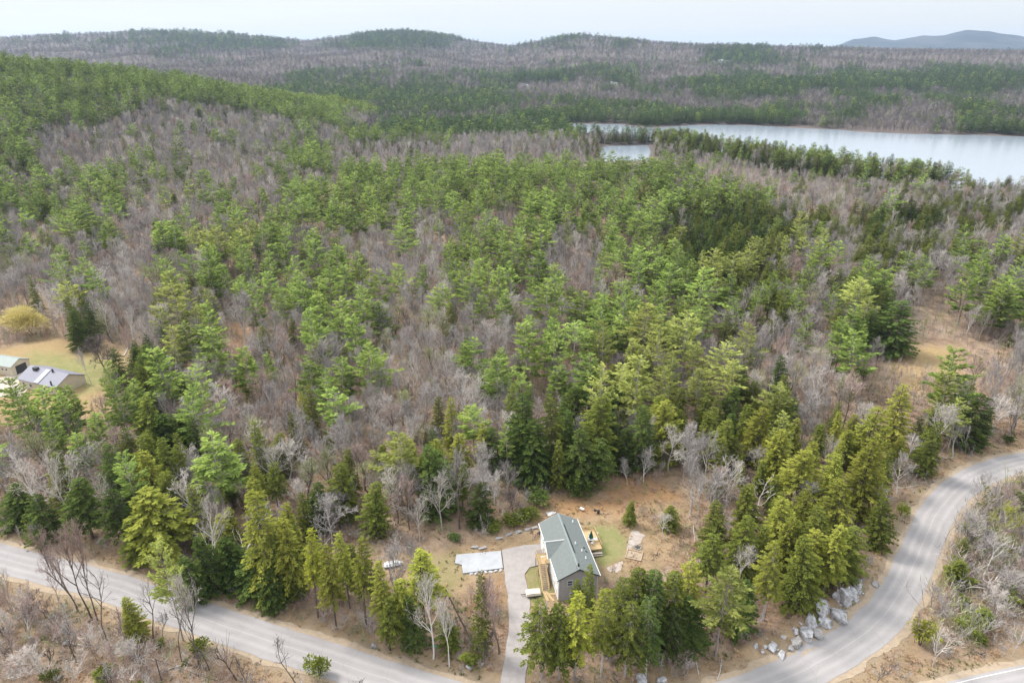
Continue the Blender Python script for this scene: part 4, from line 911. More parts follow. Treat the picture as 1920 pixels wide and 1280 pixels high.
for kd in ('pine', 'hem', 'bare'):
    L = [t for t in trees if t[0] == kd]
    seen = [t for t in L if -20 < t[5] < 1940 and -20 < t[6] < 1290]
    seen.sort(key=lambda t: t[7]/t[4]); top = set(id(t) for t in seen[:NIND[kd]])
    grp = {}
    for t in L:
        key, m_, bk = pick(kd, t[8], t[1], t[2]); H0, R0 = LIB[key][2:]
        if id(t) in top:
            zn = next(z[4] for z in ZONES if z[0] <= t[5] < z[2] and z[1] <= t[6] < z[3]); sz = 'tall' if t[4] > H0*1.12 else 'small' if t[4] < H0*.85 else 'medium'
            rf = random.choice((.78, .98, 1.18)); shp = {.78: 'narrow', .98: '', 1.18: 'broad'}[rf]
            grp.setdefault((' '.join(f'{sz} {shp} {TINT[m_]} {KN[kd][1]} {zn}'.split())), []).append((t[5], t, key, m_, bk, rf*R0*t[4]/H0))
        else: rest[kd].append((t[1], t[2], t[3]-.1, t[4]/H0, key, m_, bk))
    ORD = ['leftmost', 'second', 'third', 'fourth', 'fifth', 'sixth', 'seventh', 'eighth', 'ninth', 'tenth', 'eleventh', 'twelfth']
    for gl, mem in grp.items():
        mem.sort(key=lambda q: q[0])
        for n_, (_, t, key, m_, bk, rd) in enumerate(mem):
            lab = gl if len(mem) == 1 else f'{gl}, leftmost' if n_ == 0 else f'{gl}, rightmost' if n_ == len(mem)-1 else f'{gl}, {ORD[min(n_, 11)]} from left'
            put(KN[kd][0], key, t[1], t[2], t[4], rd, None, m_, bk, lab, 'tree', f'{KN[kd][1]}s {zn_short(gl, kd)}')

# ------------------------------------------------------------------ masses past counting: one object each, instanced by geometry nodes
def stuff(name, pts, variants, label=None, cat=None):
    """pts: (x, y, z, sx, sz, rot, idx); variants: list of [(mesh, material) ...]"""
    src = bpy.data.collections.new(name+'_shapes')
    for i, parts in enumerate(variants):
        bm = MB(); mats = []
        V = []; 
        me_ = bpy.data.meshes.new(name+'_shape'); vs = []; fs = []; ms = []; ts = []; n0 = 0
        for k, (pm, mt) in enumerate(parts):
            co = np.empty(len(pm.vertices)*3); pm.vertices.foreach_get('co', co); tt = np.empty(len(pm.vertices)); pm.attributes['tint'].data.foreach_get('value', tt)
            vs.append(co.reshape(-1, 3)); ts.append(tt); fs += [tuple(v+n0 for v in p.vertices) for p in pm.polygons]; ms += [k]*len(pm.polygons); n0 += len(pm.vertices); me_.materials.append(M[mt])
        me_.from_pydata(np.concatenate(vs).tolist(), [], fs); me_.polygons.foreach_set('material_index', ms)
        a = me_.attributes.new('tint', 'FLOAT', 'POINT'); a.data.foreach_set('value', np.concatenate(ts))
        o_ = bpy.data.objects.new(f'{name}_shape_{chr(97+i//26)}{chr(97+i%26)}', me_); src.objects.link(o_)
    P = np.array(pts, float); me_ = bpy.data.meshes.new(name); me_.vertices.add(len(P)); me_.vertices.foreach_set('co', P[:, :3].ravel())
    for k, v, ty in (('sc', np.stack([P[:, 3], P[:, 3], P[:, 4]], -1).ravel(), 'FLOAT_VECTOR'), ('rt', P[:, 5], 'FLOAT'), ('ix', P[:, 6].astype(int), 'INT')):
        a = me_.attributes.new(k, ty, 'POINT'); a.data.foreach_set('vector' if ty == 'FLOAT_VECTOR' else 'value', v)
    o_ = link(name, me_); ng = bpy.data.node_groups.new(name, 'GeometryNodeTree')
    ng.interface.new_socket('Geometry', in_out='INPUT', socket_type='NodeSocketGeometry'); ng.interface.new_socket('Geometry', in_out='OUTPUT', socket_type='NodeSocketGeometry')
    gi = ng.nodes.new('NodeGroupInput'); go = ng.nodes.new('NodeGroupOutput'); ip = ng.nodes.new('GeometryNodeInstanceOnPoints'); ci = ng.nodes.new('GeometryNodeCollectionInfo')
    ci.inputs['Collection'].default_value = src; ci.inputs['Separate Children'].default_value = True; ci.inputs['Reset Children'].default_value = True
    def na_(nm, ty): q_ = ng.nodes.new('GeometryNodeInputNamedAttribute'); q_.data_type = ty; q_.inputs['Name'].default_value = nm; return q_.outputs['Attribute']
    cx = ng.nodes.new('ShaderNodeCombineXYZ'); ng.links.new(na_('rt', 'FLOAT'), cx.inputs['Z'])
    ng.links.new(gi.outputs[0], ip.inputs['Points']); ng.links.new(ci.outputs[0], ip.inputs['Instance']); ip.inputs['Pick Instance'].default_value = True
    ng.links.new(na_('ix', 'INT'), ip.inputs['Instance Index']); ng.links.new(na_('sc', 'FLOAT_VECTOR'), ip.inputs['Scale']); ng.links.new(cx.outputs[0], ip.inputs['Rotation'])
    ng.links.new(ip.outputs[0], go.inputs[0]); md = o_.modifiers.new('scatter', 'NODES'); md.node_group = ng
    return tag(o_, label, cat, None, 'stuff')
def stuff_trees(name, L, label):
    combos = sorted(set((t[4], t[5], t[6]) for t in L)); ix = {c: i for i, c in enumerate(combos)}
    stuff(name, [(t[0], t[1], t[2], t[3]*random.uniform(.76, 1.2), t[3], random.random()*6.28, ix[(t[4], t[5], t[6])]) for t in L],
          [[(LIB[c[0]][0], c[2]), (LIB[c[0]][1], c[1])] for c in combos], label, 'forest')
stuff_trees('pine_forest', rest['pine'], 'mass of green white pines filling the forest behind the house')
stuff_trees('hemlock_forest', rest['hem'], 'mass of olive and dark hemlocks mixed through the forest')
stuff_trees('bare_forest', rest['bare'], 'mass of grey leafless trees filling the forest and left hillside')

# far woods
reg('fp0', conifer(90, 15, 3.3, .2, 1.5, 5, 7, 1.9, .26, lambda t: (1-t)**.65, lambda t: .1+.4*t, .05, .2, sides=4), 'bark_dark', 'pine_far', 15, 3)
reg('fp1', conifer(91, 15, 2.7, .12, 1.4, 5, 7, 1.7, .28, lambda t: (1-t)**.75, lambda t: .1+.3*t, -.1, 0, sides=4), 'bark_dark', 'pine_far', 15, 3)
reg('fp2', conifer(94, 16, 4.0, .3, 1.7, 5, 9, 2.0, .2, lambda t: (min(1, .6+1.6*t))*(1-t)**.6, lambda t: .1+.5*t, .06, .3, gap=.25, sides=4), 'bark_dark', 'pine', 16, 4)
reg('fb0', bare(92, 12, .75, .3, 9, 5, 3, 2, .11), 'bark', 'twig', 12, 3.6); reg('fb1', bare(93, 11, .85, .25, 9, 5, 3, 2, .11), 'bark', 'twig', 11, 4)
def far_scatter():
    out = []; r = 780.0
    fv = [('fp0', 'pine_far', 'bark_dark'), ('fp1', 'pine_far', 'bark_dark'), ('fp0', 'pine', 'bark_dark'), ('fp1', 'hem_dark', 'bark_dark'), ('fb0', 'twig_far', 'bark_dark'), ('fb1', 'twig_far', 'bark_dark'), ('fb0', 'twig', 'bark_dark'), ('fb1', 'twig', 'bark'), ('fb0', 'twig_green', 'bark_dark'), ('fp2', 'pine', 'bark_dark'), ('fp2', 'hem', 'bark_dark')]
    while r < 5200:
        sp = max(6.2, r/185); n = int(2*R(44)*r/sp); a = np.linspace(-R(44), R(44), n)+rng.normal(0, sp*.3/r, n); rj = r+rng.uniform(-.5, .5, n)*sp
        x = rj*np.sin(a); y = rj*np.cos(a); k = np.ones(n, bool)
        for P in (LAKE, POND): k &= sdist(x, y, P) > 5
        for P in FCLR+SHORE[:2]: k &= ~inside(x, y, P)
        x, y = x[k], y[k]; z = height(x, y); px, py, d = project(x, y, z+7)
        nz = .6*fbm(x/75+40, y/110+7, 3)+.4*fbm(x/26, y/40, 3); hc = hillc(x, y); rad_ = np.hypot(x, y)
        col = np.clip(((px+rng.normal(0, 12, len(x)))/60).astype(int), 0, 31); row = np.clip(((py-60+rng.normal(0, 3, len(x)))/15).astype(int), 0, len(FMAP)-1)
        for i in range(len(x)):
            if px[i] < -150 or px[i] > 2070 or (hc[i] > 2.5 and rad_[i] < 1060): continue
            hill = False; pc = FPR[FMAP[row[i]][col[i]]]; u = random.random()*.45+(1-nz[i])*1.2-.34
            if hc[i] > 2.5:          # the near hill: pines along its crest
                top = np.interp(px[i], [-150, 180, 300, 450, 560, 640], [400, 260, 195, 215, 232, 250]); pc = .93 if py[i] < top else .12; u = random.random(); hill = True
            # the unclipped noise is roughly uniform after this stretch
            s = sp/6.2 if sp > 6.2 else 1; s = s**.35
            if u < pc:
                q_ = random.random()*(.45 if hill else 1)+(.45 if hill else 0)*1.0; ix = (9 if random.random() < .6 else 10) if hill and q_ < .87 else 0 if q_ < .45 else 1 if q_ < .8 else 2 if q_ < .9 else 3; sc = random.uniform(.55, 1.25)*s
            else:
                q_ = random.random(); ix = 4 if q_ < .4 else 5 if q_ < .7 else 6 if q_ < .85 else 7 if q_ < .93 else 8; sc = random.uniform(.7, 1.1)*s
            out.append((x[i], y[i], z[i]-.2, sc*1.12*s, sc, random.random()*6.28, ix))
        r += sp
    stuff('distant_forest', out, [[(LIB[c][0], bk), (LIB[c][1], m_)] for c, m_, bk in fv], 'far woods of evergreens and bare trees covering the hills beyond the lake', 'forest')
    print('far trees', len(out))
def far_patch(px, py, wpx, dpx):
    return [at(px+wpx*math.cos(a), py+dpx*math.sin(a))[:2] for a in np.linspace(0, 6.28, 13)[:-1]]
FCLR = [far_patch(1352, 119, 26, 4), far_patch(985, 161, 20, 2.5), far_patch(1148, 158, 20, 3), far_patch(800, 121, 16, 2)]
far_scatter()

# undergrowth: leafless saplings and dry tufts
for i in range(2):
    t_, c_ = bare(120+i, 5.5, .4, .3, 8, 4, 2, 2, .035, .1, .05); t_.v += c_.v; o_ = t_.n; t_.f += [tuple(v+o_ for v in f) for f in c_.f]; t_.m += c_.m; t_.t += c_.t; LIB[f'sp{i}'] = (None, t_.mesh('sp', [M['twig']]), 5.5, 1)
LIB['ev0'] = (None, hemlock(125, 2.6, 1.0, .05, step=.3, ncl=16, ll=.35)[1].mesh('ev', [M['hem']]), 2.6, 1)
for i in range(4): LIB[f'br{i}'] = (None, brush(100+i, 2.6, 8, .045).mesh('br', [M['twig']]), 2.6, 1)
for i in range(3): LIB[f'tu{i}'] = (None, brush(110+i, .8, 6, .07, .06).mesh('tu', [M['twig_red']]), .8, .5)
M['dry'] = barkmat('dry_fern', (.36, .23, .12), (.50, .37, .22), .25); M['dry_green'] = foliage('low_green_growth', (.12, .14, .05), (.22, .23, .09))
M['leafy'] = barkmat('dead_leaves', (.30, .175, .10), (.42, .27, .17), .25)
def undergrowth():
    out = []; v = [('br0', 'twig'), ('br1', 'twig_red'), ('br2', 'twig_pale'), ('br3', 'twig_green'), ('br0', 'twig_red'), ('br1', 'twig'), ('sp0', 'twig_red'), ('sp1', 'twig'), ('sp0', 'twig_pale'), ('sp1', 'twig_dark'), ('ev0', 'hem')]
    sp = 2.1; gx, gy = np.meshgrid(np.arange(-300, 300, sp), np.arange(60, 340, sp)); x = gx.ravel()+rng.uniform(-1.1, 1.1, gx.size); y = gy.ravel()+rng.uniform(-1.1, 1.1, gx.size)
    k = (np.abs(x) < y*.9+20) & (np.minimum(dist_poly(x, y, ROAD), dist_poly(x, y, ROAD2)) > 5.4) & (dist_poly(x, y, DRIVE) > 3.4)
    for P in (LAWN2, G([(1655, 690), (1690, 645), (1800, 645), (1790, 725)]), YARD): k &= ~inside(x, y, P)
    k &= rng.random(len(x)) < .35+.6*sstep(.40, .58, fbm(x/14+9, y/14, 3))
    x, y = x[k], y[k]; z = height(x, y)
    bl = np.zeros(len(x), bool)
    for P in BELOW: bl |= inside(x, y, P)
    for i in range(len(x)): sc = random.uniform(.4, 1.5); out.append((x[i], y[i], z[i], sc, sc*random.uniform(.8, 1.3)*(1.4 if y[i] > 150 else 1), random.random()*6.28, random.randrange(6) if random.random() > (.2 if bl[i] else .1) else (10 if random.random() < .18 else random.randrange(6, 10))))
    OUTB = G([(1700, 1190), (1760, 1060), (1830, 930), (1920, 895), (2150, 880), (2150, 1235), (1850, 1215), (1720, 1215)]); LOWL = G([(-80, 1100), (130, 1150), (300, 1200), (520, 1300), (-80, 1300)]); YB = G([(1100, 930), (1200, 885), (1290, 905), (1285, 1050), (1230, 1030), (1215, 980)])
    for P, n_, s0, s1, gs in ((OUTB, 620, .8, 2.2, (3, 3, 0, 1, 2, 5, 7, 10)), (LOWL, 200, .5, 1.5, (0, 1, 2, 3, 4, 6, 8, 9)), (YB, 90, .3, .9, (1, 3, 4))):
        X = np.array(P); a = rng.uniform(X[:, 0].min(), X[:, 0].max(), n_*3); b_ = rng.uniform(X[:, 1].min(), X[:, 1].max(), n_*3); k = inside(a, b_, P) & (np.minimum(dist_poly(a, b_, ROAD), dist_poly(a, b_, ROAD2)) > 5.6); a, b_ = a[k][:n_], b_[k][:n_]; zz_ = height(a, b_)
        for i in range(len(a)): sc = random.uniform(s0, s1); ix = random.choice(gs); sc = min(sc, 1.2) if ix > 5 else sc; out.append((a[i], b_[i], zz_[i], sc*1.1, sc, random.random()*6.28, ix))
    stuff('brushwood', out, [[(LIB[a][1], b_)] for a, b_ in v], 'leafless grey and reddish saplings and brush along the road edges', 'brush')
    out = []; v = [('tu0', 'dry'), ('tu1', 'leafy'), ('tu2', 'dry'), ('tu0', 'dry_green'), ('tu1', 'twig_dark')]
    sp = .85; gx, gy = np.meshgrid(np.arange(-150, 150, sp), np.arange(60, 190, sp)); x = gx.ravel()+rng.uniform(-.6, .6, gx.size); y = gy.ravel()+rng.uniform(-.6, .6, gx.size)
    k = (np.abs(x) < y*.88+8) & (np.minimum(dist_poly(x, y, ROAD), dist_poly(x, y, ROAD2)) > 4.6) & (dist_poly(x, y, DRIVE) > 2.6)
    HX, HY = HC; k &= np.hypot(x-HX-(-2), y-HY) > 12
    for P in (LAWN, LAWN2): k &= ~inside(x, y, P)
    k &= rng.random(len(x)) < .3+.65*sstep(.40, .58, fbm(x/7, y/7+5, 3))
    k &= ~(inside(x, y, YARD) & (rng.random(len(x)) < .25))
    x, y = x[k], y[k]; z = height(x, y); gn = fbm(x/11+30, y/11, 3)
    for i in range(len(x)):
        q_ = random.random(); ix = 3 if gn[i] > .56 and q_ < .7 else (0 if q_ < .4 else 1 if q_ < .7 else 2 if q_ < .93 else 4); sc = random.uniform(.3, .95)
        out.append((x[i], y[i], z[i]-.03, sc, sc*.7, random.random()*6.28, ix))
    stuff('dry_ground_cover', out, [[(LIB[a][1], b_)] for a, b_ in v], 'dry ferns, dead leaves and low growth covering the woodland edge', 'ground cover')
undergrowth()

# ------------------------------------------------------------------ the house with the green-grey roof
def new_house():
    hx, hy = 10.96, 107.25; hz = ground(hx, hy)
    H_ = empty('house', (hx, hy, hz), R(9.8), 'white two-storey house with a long green-grey gabled roof beside the driveway', 'house')
    W, L, E_, RZ = 4.08, 8.4, 5.4, 7.45; wx, wy = W-.38, L-.42
    def add(nm, mb, m_, par=H_): return mb.obj(nm, m_, par)
    # walls (white long sides and far gable, near gable greyed by painted-in shade)
    b = MB(); zt = E_+.02
    b.raw([(-wx, -wy, -1), (-wx, wy, -1), (wx, wy, -1), (wx, -wy, -1), (-wx, -wy, zt), (-wx, wy, zt), (wx, wy, zt), (wx, -wy, zt), (0, -wy, RZ-.22), (0, wy, RZ-.22)],
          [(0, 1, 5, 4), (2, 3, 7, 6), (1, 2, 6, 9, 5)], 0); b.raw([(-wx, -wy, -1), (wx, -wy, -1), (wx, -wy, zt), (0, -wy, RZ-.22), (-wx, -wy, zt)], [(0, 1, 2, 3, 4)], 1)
    for k in range(26): b.box((-wx-.012, 0, .25+k*.2), (.02, 2*wy-.1, .17), 0, 0, ry=.05)        # lapped siding
    for k in range(24):
        z_ = .25+k*.2; b.box((0, -wy-.012, z_), (2*wx-.1, .02, .17), 0, 1, rx=-.05)
    add('wall', b, [M['vinyl'], M['gable']])
    for sx in (-1, 1):
        for sy in (-1, 1): c_ = MB(); c_.box((sx*wx, sy*wy, 2.4), (.16, .16, 5.6)); add('corner_board', c_, M['trim'])
    # roof
    rf = MB(); th = .16; ov = L; sl = (RZ-E_)/W
    for sx in (-1, 1):
        rf.raw([(0, -ov, RZ), (sx*W, -ov, E_), (sx*W, ov, E_), (0, ov, RZ), (0, -ov, RZ-th), (sx*W, -ov, E_-th), (sx*W, ov, E_-th), (0, ov, RZ-th)],
               [(0, 1, 2, 3), (4, 7, 6, 5), (0, 4, 5, 1), (2, 6, 7, 3), (1, 5, 6, 2)])
    r_ = add('roof', rf, M['roof'])
    # shingle courses as fine steps
    cs = MB(); ang = math.atan(sl)
    for sx in (-1, 1):
        for k in range(1, 15):
            x_ = W*k/15; cs.box((sx*x_, 0, RZ-sl*x_+.006), (.05, 2*ov-.02, .012), ry=sx*ang)
    cs.obj('shingle_course', M['roof'], r_)
    rc = MB(); rc.box((-.11, 0, RZ+.012), (.26, 2*ov+.02, .035), ry=-ang); rc.box((.11, 0, RZ+.012), (.26, 2*ov+.02, .035), ry=ang); rc.obj('ridge_cap', M['ridge'], r_)
    rv = MB(); rv.box((.22, .6, RZ-.03), (.10, 8.6, .10), ry=ang); rv.box((.42, .6, RZ-.15), (.05, 8.6, .06), ry=ang); rv.obj('ridge_vent', M['dark'], r_)
    for sx in (-1, 1):
        f_ = MB(); f_.box((sx*(W+.05), 0, E_-.10), (.10, 2*ov+.04, .20)); f_.obj('gutter', M['trim'], r_)
        for sy in (-1, 1):
            f_ = MB(); f_.raw([(0, sy*(ov+.004), RZ-.02), (sx*W, sy*(ov+.004), E_-.02), (sx*W, sy*(ov+.004), E_-.24), (0, sy*(ov+.004), RZ-.26), (0, sy*(ov+.05), RZ-.02), (sx*W, sy*(ov+.05), E_-.02), (sx*W, sy*(ov+.05), E_-.24), (0, sy*(ov+.05), RZ-.26)],
                             [(4, 5, 6, 7), (0, 3, 2, 1), (0, 1, 5, 4), (3, 7, 6, 2)]); f_.obj('rake_board', M['dark'] if sy < 0 else M['trim'], r_)
    # cross gable
    cx0, hw, az_ = .45, 2.75, 7.12; xin = -(RZ-az_)/sl; fx = -W-.42
    d_ = MB()
    ev = E_+.02
    xe = -(RZ-ev)/sl
    for s_ in (-1, 1):
        d_.raw([(xin+.02, cx0, az_), (fx, cx0, az_), (fx, cx0+s_*hw, ev), (xe, cx0+s_*hw, ev+.005), (fx, cx0, az_-.14), (fx, cx0+s_*hw, ev-.14)], [(0, 1, 2, 3), (1, 4, 5, 2)])
    dr = add('cross_gable_roof', d_, M['roof'])
    g_ = MB(); g_.raw([(fx+.16, cx0-hw+.2, ev-.15), (fx+.16, cx0+hw-.2, ev-.15), (fx+.16, cx0, az_-.12)], [(0, 1, 2)]); g_.box((fx+.22, cx0, E_-.3), (.12, 2*hw-.4, .35)); g_.obj('gable_wall', M['vinyl'], dr)
    t_ = MB()
    for s_ in (-1, 1):
        t_.tube([(fx-.02, cx0, az_-.06), (fx-.02, cx0+s_*hw, ev-.06)], [.10, .10], 4)
    t_.tube([(fx, cx0, az_+.02), (xin, cx0, az_+.02)], [.10, .10], 5); t_.obj('gable_trim', M['trim'], dr)
    # vents and dish
    for x_, y_ in ((2.7, 6.8), (1.3, -.6), (2.1, -2.4), (2.35, -4.4)):
        v = MB(); z_ = RZ-sl*x_; v.tube([(x_, y_, z_-.1), (x_, y_, z_+.42)], [.085, .085], 10); v.tube([(x_, y_, z_+.0), (x_, y_, z_+.08)], [.2, .13], 10); v.obj('vent_pipe', M['white'], H_, True)
    for x_, y_ in ((2.9, -1.2), (3.1, -2.2)):
        v = MB(); v.box((x_, y_, RZ-sl*x_+.08), (.26, .26, .16), ry=ang); v.obj('roof_vent', M['dark'], H_)
    v = MB(); v.tube([(-.35, -7.9, RZ-.3), (-.35, -7.9, RZ+.45), (-.2, -8.0, RZ+.6)], [.03, .03, .03], 6)
    for k in range(3): rr_ = .12+.1*k; v.tube([(-.2+.04*k, -8.0, RZ+.6+.03*k), (-.17+.04*k, -8.02, RZ+.62+.03*k)], [rr_, rr_+.06], 12)
    v.obj('satellite_dish', M['dark'], H_, True)
    # windows: (wall, position along wall, sill z, width, height)
    def window(x, y, z, w_, h_, face):
        fr = MB(); t = .06
        if face == 'x-' or face == 'x+':
            s_ = -1 if face == 'x-' else 1; xx = x+s_*.05
            for yy, zz, a, c_ in ((y, z+h_, w_+.2, .1), (y, z, w_+.2, .1), (y-w_/2, z+h_/2, .1, h_), (y+w_/2, z+h_/2, .1, h_), (y, z+h_/2, w_, .05)): fr.box((xx, yy, zz), (.1, a, c_))
            f_ = add('window', fr, M['trim']); p_ = MB(); p_.box((x+s_*.03, y, z+h_/2), (.05, w_-.06, h_-.08)); p_.obj('pane', M['glass'], f_)
        else:
            s_ = -1 if face == 'y-' else 1; yy = y+s_*.05
            for xx, zz, a, c_ in ((x, z+h_, w_+.2, .1), (x, z, w_+.2, .1), (x-w_/2, z+h_/2, .1, h_), (x+w_/2, z+h_/2, .1, h_), (x, z+h_/2, w_, .05)): fr.box((xx, yy, zz), (a, .1, c_))
            f_ = add('window', fr, M['trim']); p_ = MB(); p_.box((x, y+s_*.03, z+h_/2), (w_-.06, .05, h_-.08)); p_.obj('pane', M['glass'], f_)
    for y_ in (-6.6, -4.6, 3.0, 5.6): window(-wx, y_, 3.6, .95, 1.25, 'x-')
    for y_ in (-6.4, -4.2): window(-wx, y_, 1.1, .9, .8, 'x-')
    for y_ in (-6.4, -3.0, 6.8): window(wx, y_, 3.4, 1.0, 1.2, 'x+')
    window(-1.6, -wy, 3.5, .95, 1.2, 'y-'); window(1.9, -wy, 3.5, .95, 1.2, 'y-'); window(-1.0, -wy, 1.0, 1.1, .7, 'y-'); window(2.2, -wy, 1.0, .9, .7, 'y-'); window(0, wy, 3.6, 1.2, 1.2, 'y+')
    for y_ in (3.0, 6.1):
        g_ = MB(); g_.box((-wx-.03, y_, 1.05), (.06, 2.5, 2.1))
        for k in range(4): g_.box((-wx-.07, y_, .3+k*.5), (.03, 2.4, .42))
        add('garage_door', g_, M['trim'])
    dd = MB(); dd.box((-wx-.04, .4, 3.85), (.08, .95, 2.05)); dd.box((-wx-.09, .4, 4.3), (.03, .6, .7), 0, 1); add('front_door', dd, [M['trim'], M['glass']])
    # stair and landing on the drive side
    st = MB(); lx, ly0, ly1, lz = -4.92, -.7, 2.3, 2.8
    for k in range(14): st.box((lx+0.02, ly0+.1+(ly1-ly0-.2)*k/13, lz), (2.25, .20, .05))
    st.box((lx, ly0, lz-.14), (2.2, .06, .22)); st.box((lx, ly1, lz-.14), (2.2, .06, .22)); st.box((lx-1.08, (ly0+ly1)/2, lz-.14), (.06, ly1-ly0-.1, .22))
    S_ = add('stair_landing', st, M['wood'])
    for x_, y_ in ((lx-1.0, ly0+.12), (lx-1.0, ly1-.12), (lx+.95, ly0+.12), (lx+.1, ly0+.12)):
        p_ = MB(); p_.box((x_, y_, lz/2-.35), (.14, .14, lz+.6)); p_.obj('post', M['wood_old'], S_)
    rl = MB()
    def rail(a, b_, n_):
        a = np.array(a); b_ = np.array(b_); rl.tube([a+[0, 0, .95], b_+[0, 0, .95]], [.055, .055], 4); rl.tube([a+[0, 0, .12], b_+[0, 0, .12]], [.035, .035], 4)
        for k in range(n_+1): q_ = a+(b_-a)*k/n_; rl.tube([q_+[0, 0, .1], q_+[0, 0, .95]], [.022, .022], 4)
    rail((lx-1.05, ly0, lz), (lx-1.05, ly1, lz), 20); rail((lx-1.05, ly1, lz), (lx+1.1, ly1, lz), 14); rail((lx+.30, ly0, lz), (lx+1.1, ly0, lz), 6)
    sx0, sx1 = lx-1.0, lx+.25; n_ = 14; run = 4.1; ye = ly0-run
    rail((sx0, ly0, lz), (sx0, ye, .2), 14); rail((sx1, ly0, lz), (sx1, ye, .2), 14); rl.obj('railing', M['wood'], S_)
    for x_ in (sx0, sx1):
        g_ = MB(); g_.tube([(x_, ly0-.05, lz-.2), (x_, ye, 0)], [.13, .13], 4); g_.obj('stringer', M['wood'], S_)
    for k in range(n_):
        t_ = (k+.5)/n_; g_ = MB(); g_.box(((sx0+sx1)/2, ly0-t_*run, lz*(1-t_)-.05), (sx1-sx0-.1, .27, .05)); g_.obj('tread', M['wood_old'], S_)
    mat_ = MB(); mat_.box((lx+.25, 1.3, lz+.05), (.9, .35, .06)); mat_.obj('door_mat', M['wood_pale'], S_)
    # deck on the far side
    x0, x1, y0, y1, dz = wx+.05, 8.2, 3.4, 9.6, 1.3; dk = MB()
    nb_ = 22
    for k in range(nb_): dk.box((x0+(x1-x0)*(k+.5)/nb_, (y0+y1)/2, dz), ((x1-x0)/nb_-.012, y1-y0, .05))
    D_ = add('deck', dk, M['wood'])
    sk = MB(); sk.box(((x0+x1)/2, y0+.03, dz-.12), (x1-x0, .05, .2)); sk.box((x1-.03, (y0+y1)/2, dz-.12), (.05, y1-y0-.08, .2)); sk.box(((x0+x1)/2, y1-.03, dz-.12), (x1-x0, .05, .2)); sk.obj('rim_board', M['wood'], D_)
    for x_ in (x0+.3, (x0+x1)/2, x1-.15):
        for y_ in (y0+.15, (y0+y1)/2, y1-.15): p_ = MB(); p_.box((x_, y_, (dz-.1)/2-.2), (.12, .12, dz+.2)); p_.obj('post', M['wood_old'], D_)
    ds = MB(); ds.box(((x0+x1)/2+.2, y0-.35, .62), (x1-x0-.6, .55, .05)); ds.box(((x0+x1)/2+.2, y0-.72, .3), (x1-x0-.6, .3, .05)); ds.obj('step', M['concrete'], D_)
    rl = MB(); z0 = dz
    rail((x1-.05, y0+.1, z0), (x1-.05, y1-.05, z0), 40); rail((x0+1.2, y1-.05, z0), (x1-.05, y1-.05, z0), 24)
    rl.obj('railing', M['wood'], D_)
    return H_, (hx, hy, hz)
HOUSE, HO = new_house()
def hl(lx, ly):      # house-local to world
    a = R(9.8); return HO[0]+lx*math.cos(a)-ly*math.sin(a), HO[1]+lx*math.sin(a)+ly*math.cos(a)
dzk = HO[2]+1.33
# patio furniture on the deck
tx, ty = hl(6.5, 5.9)
e = empty('patio_table', (tx, ty, dzk), 0, 'round white patio table under the folded green parasol on the deck', 'table')
b = MB(); b.tube([(0, 0, .70), (0, 0, .74)], [.62, .62], 20); b.obj('table_top', M['white'], e)
for k in range(4): b = MB(); a = k*math.pi/2+.7; b.tube([(math.cos(a)*.48, math.sin(a)*.48, 0), (math.cos(a)*.4, math.sin(a)*.4, .7)], [.025, .025], 6); b.obj('leg', M['white'], e)
e = empty('parasol', (tx, ty, dzk), 0, 'folded dark green parasol standing through the white patio table', 'parasol')
b = MB(); b.tube([(0, 0, .0), (0, 0, 2.75)], [.025, .02], 8); b.obj('pole', M['white'], e)
b = MB(); zz = [1.0, 1.15, 1.6, 2.2, 2.7]; rs = [.42, .40, .30, .16, .03]; n_ = 16
V = [((rs[i]*(1+.22*(-1)**k))*math.cos(6.283*k/n_), (rs[i]*(1+.22*(-1)**k))*math.sin(6.283*k/n_), zz[i]) for i in range(5) for k in range(n_)]
b.raw(V, [(i*n_+k, i*n_+(k+1) % n_, (i+1)*n_+(k+1) % n_, (i+1)*n_+k) for i in range(4) for k in range(n_)]); b.obj('canopy', M['green'], e)
b = MB(); b.tube([(0, 0, .01), (0, 0, .12)], [.28, .2], 12); b.obj('base', M['dark'], e)
cl = ['white patio chair on the house side of the deck table', 'white patio chair on the far side of the deck table', 'white patio chair on the lawn side of the deck table', 'white patio chair on the near side of the deck table']
for k, a in enumerate((math.pi, math.pi/2, 0, -math.pi/2)):
    a += R(9.8); cx_, cy_ = tx+1.0*math.cos(a), ty+1.0*math.sin(a)
    e = empty('patio_chair', (cx_, cy_, dzk), a-math.pi/2, cl[k], 'chair', 'white chairs around the deck table')
    b = MB(); b.box((0, 0, .43), (.5, .48, .05)); b.obj('seat', M['white'], e)
    b = MB()
    for q in range(5): b.box((-.2+q*.1, .25, .70), (.06, .03, .5))
    b.box((0, .26, .97), (.5, .04, .07)); b.obj('backrest', M['white'], e)
    for sx in (-1, 1):
        for sy in (-1, 1): b = MB(); b.tube([(sx*.22, sy*.2, .43), (sx*.25, sy*.24, 0)], [.02, .02], 5); b.obj('leg', M['white'], e)
gx, gy = hl(4.9, 8.6)
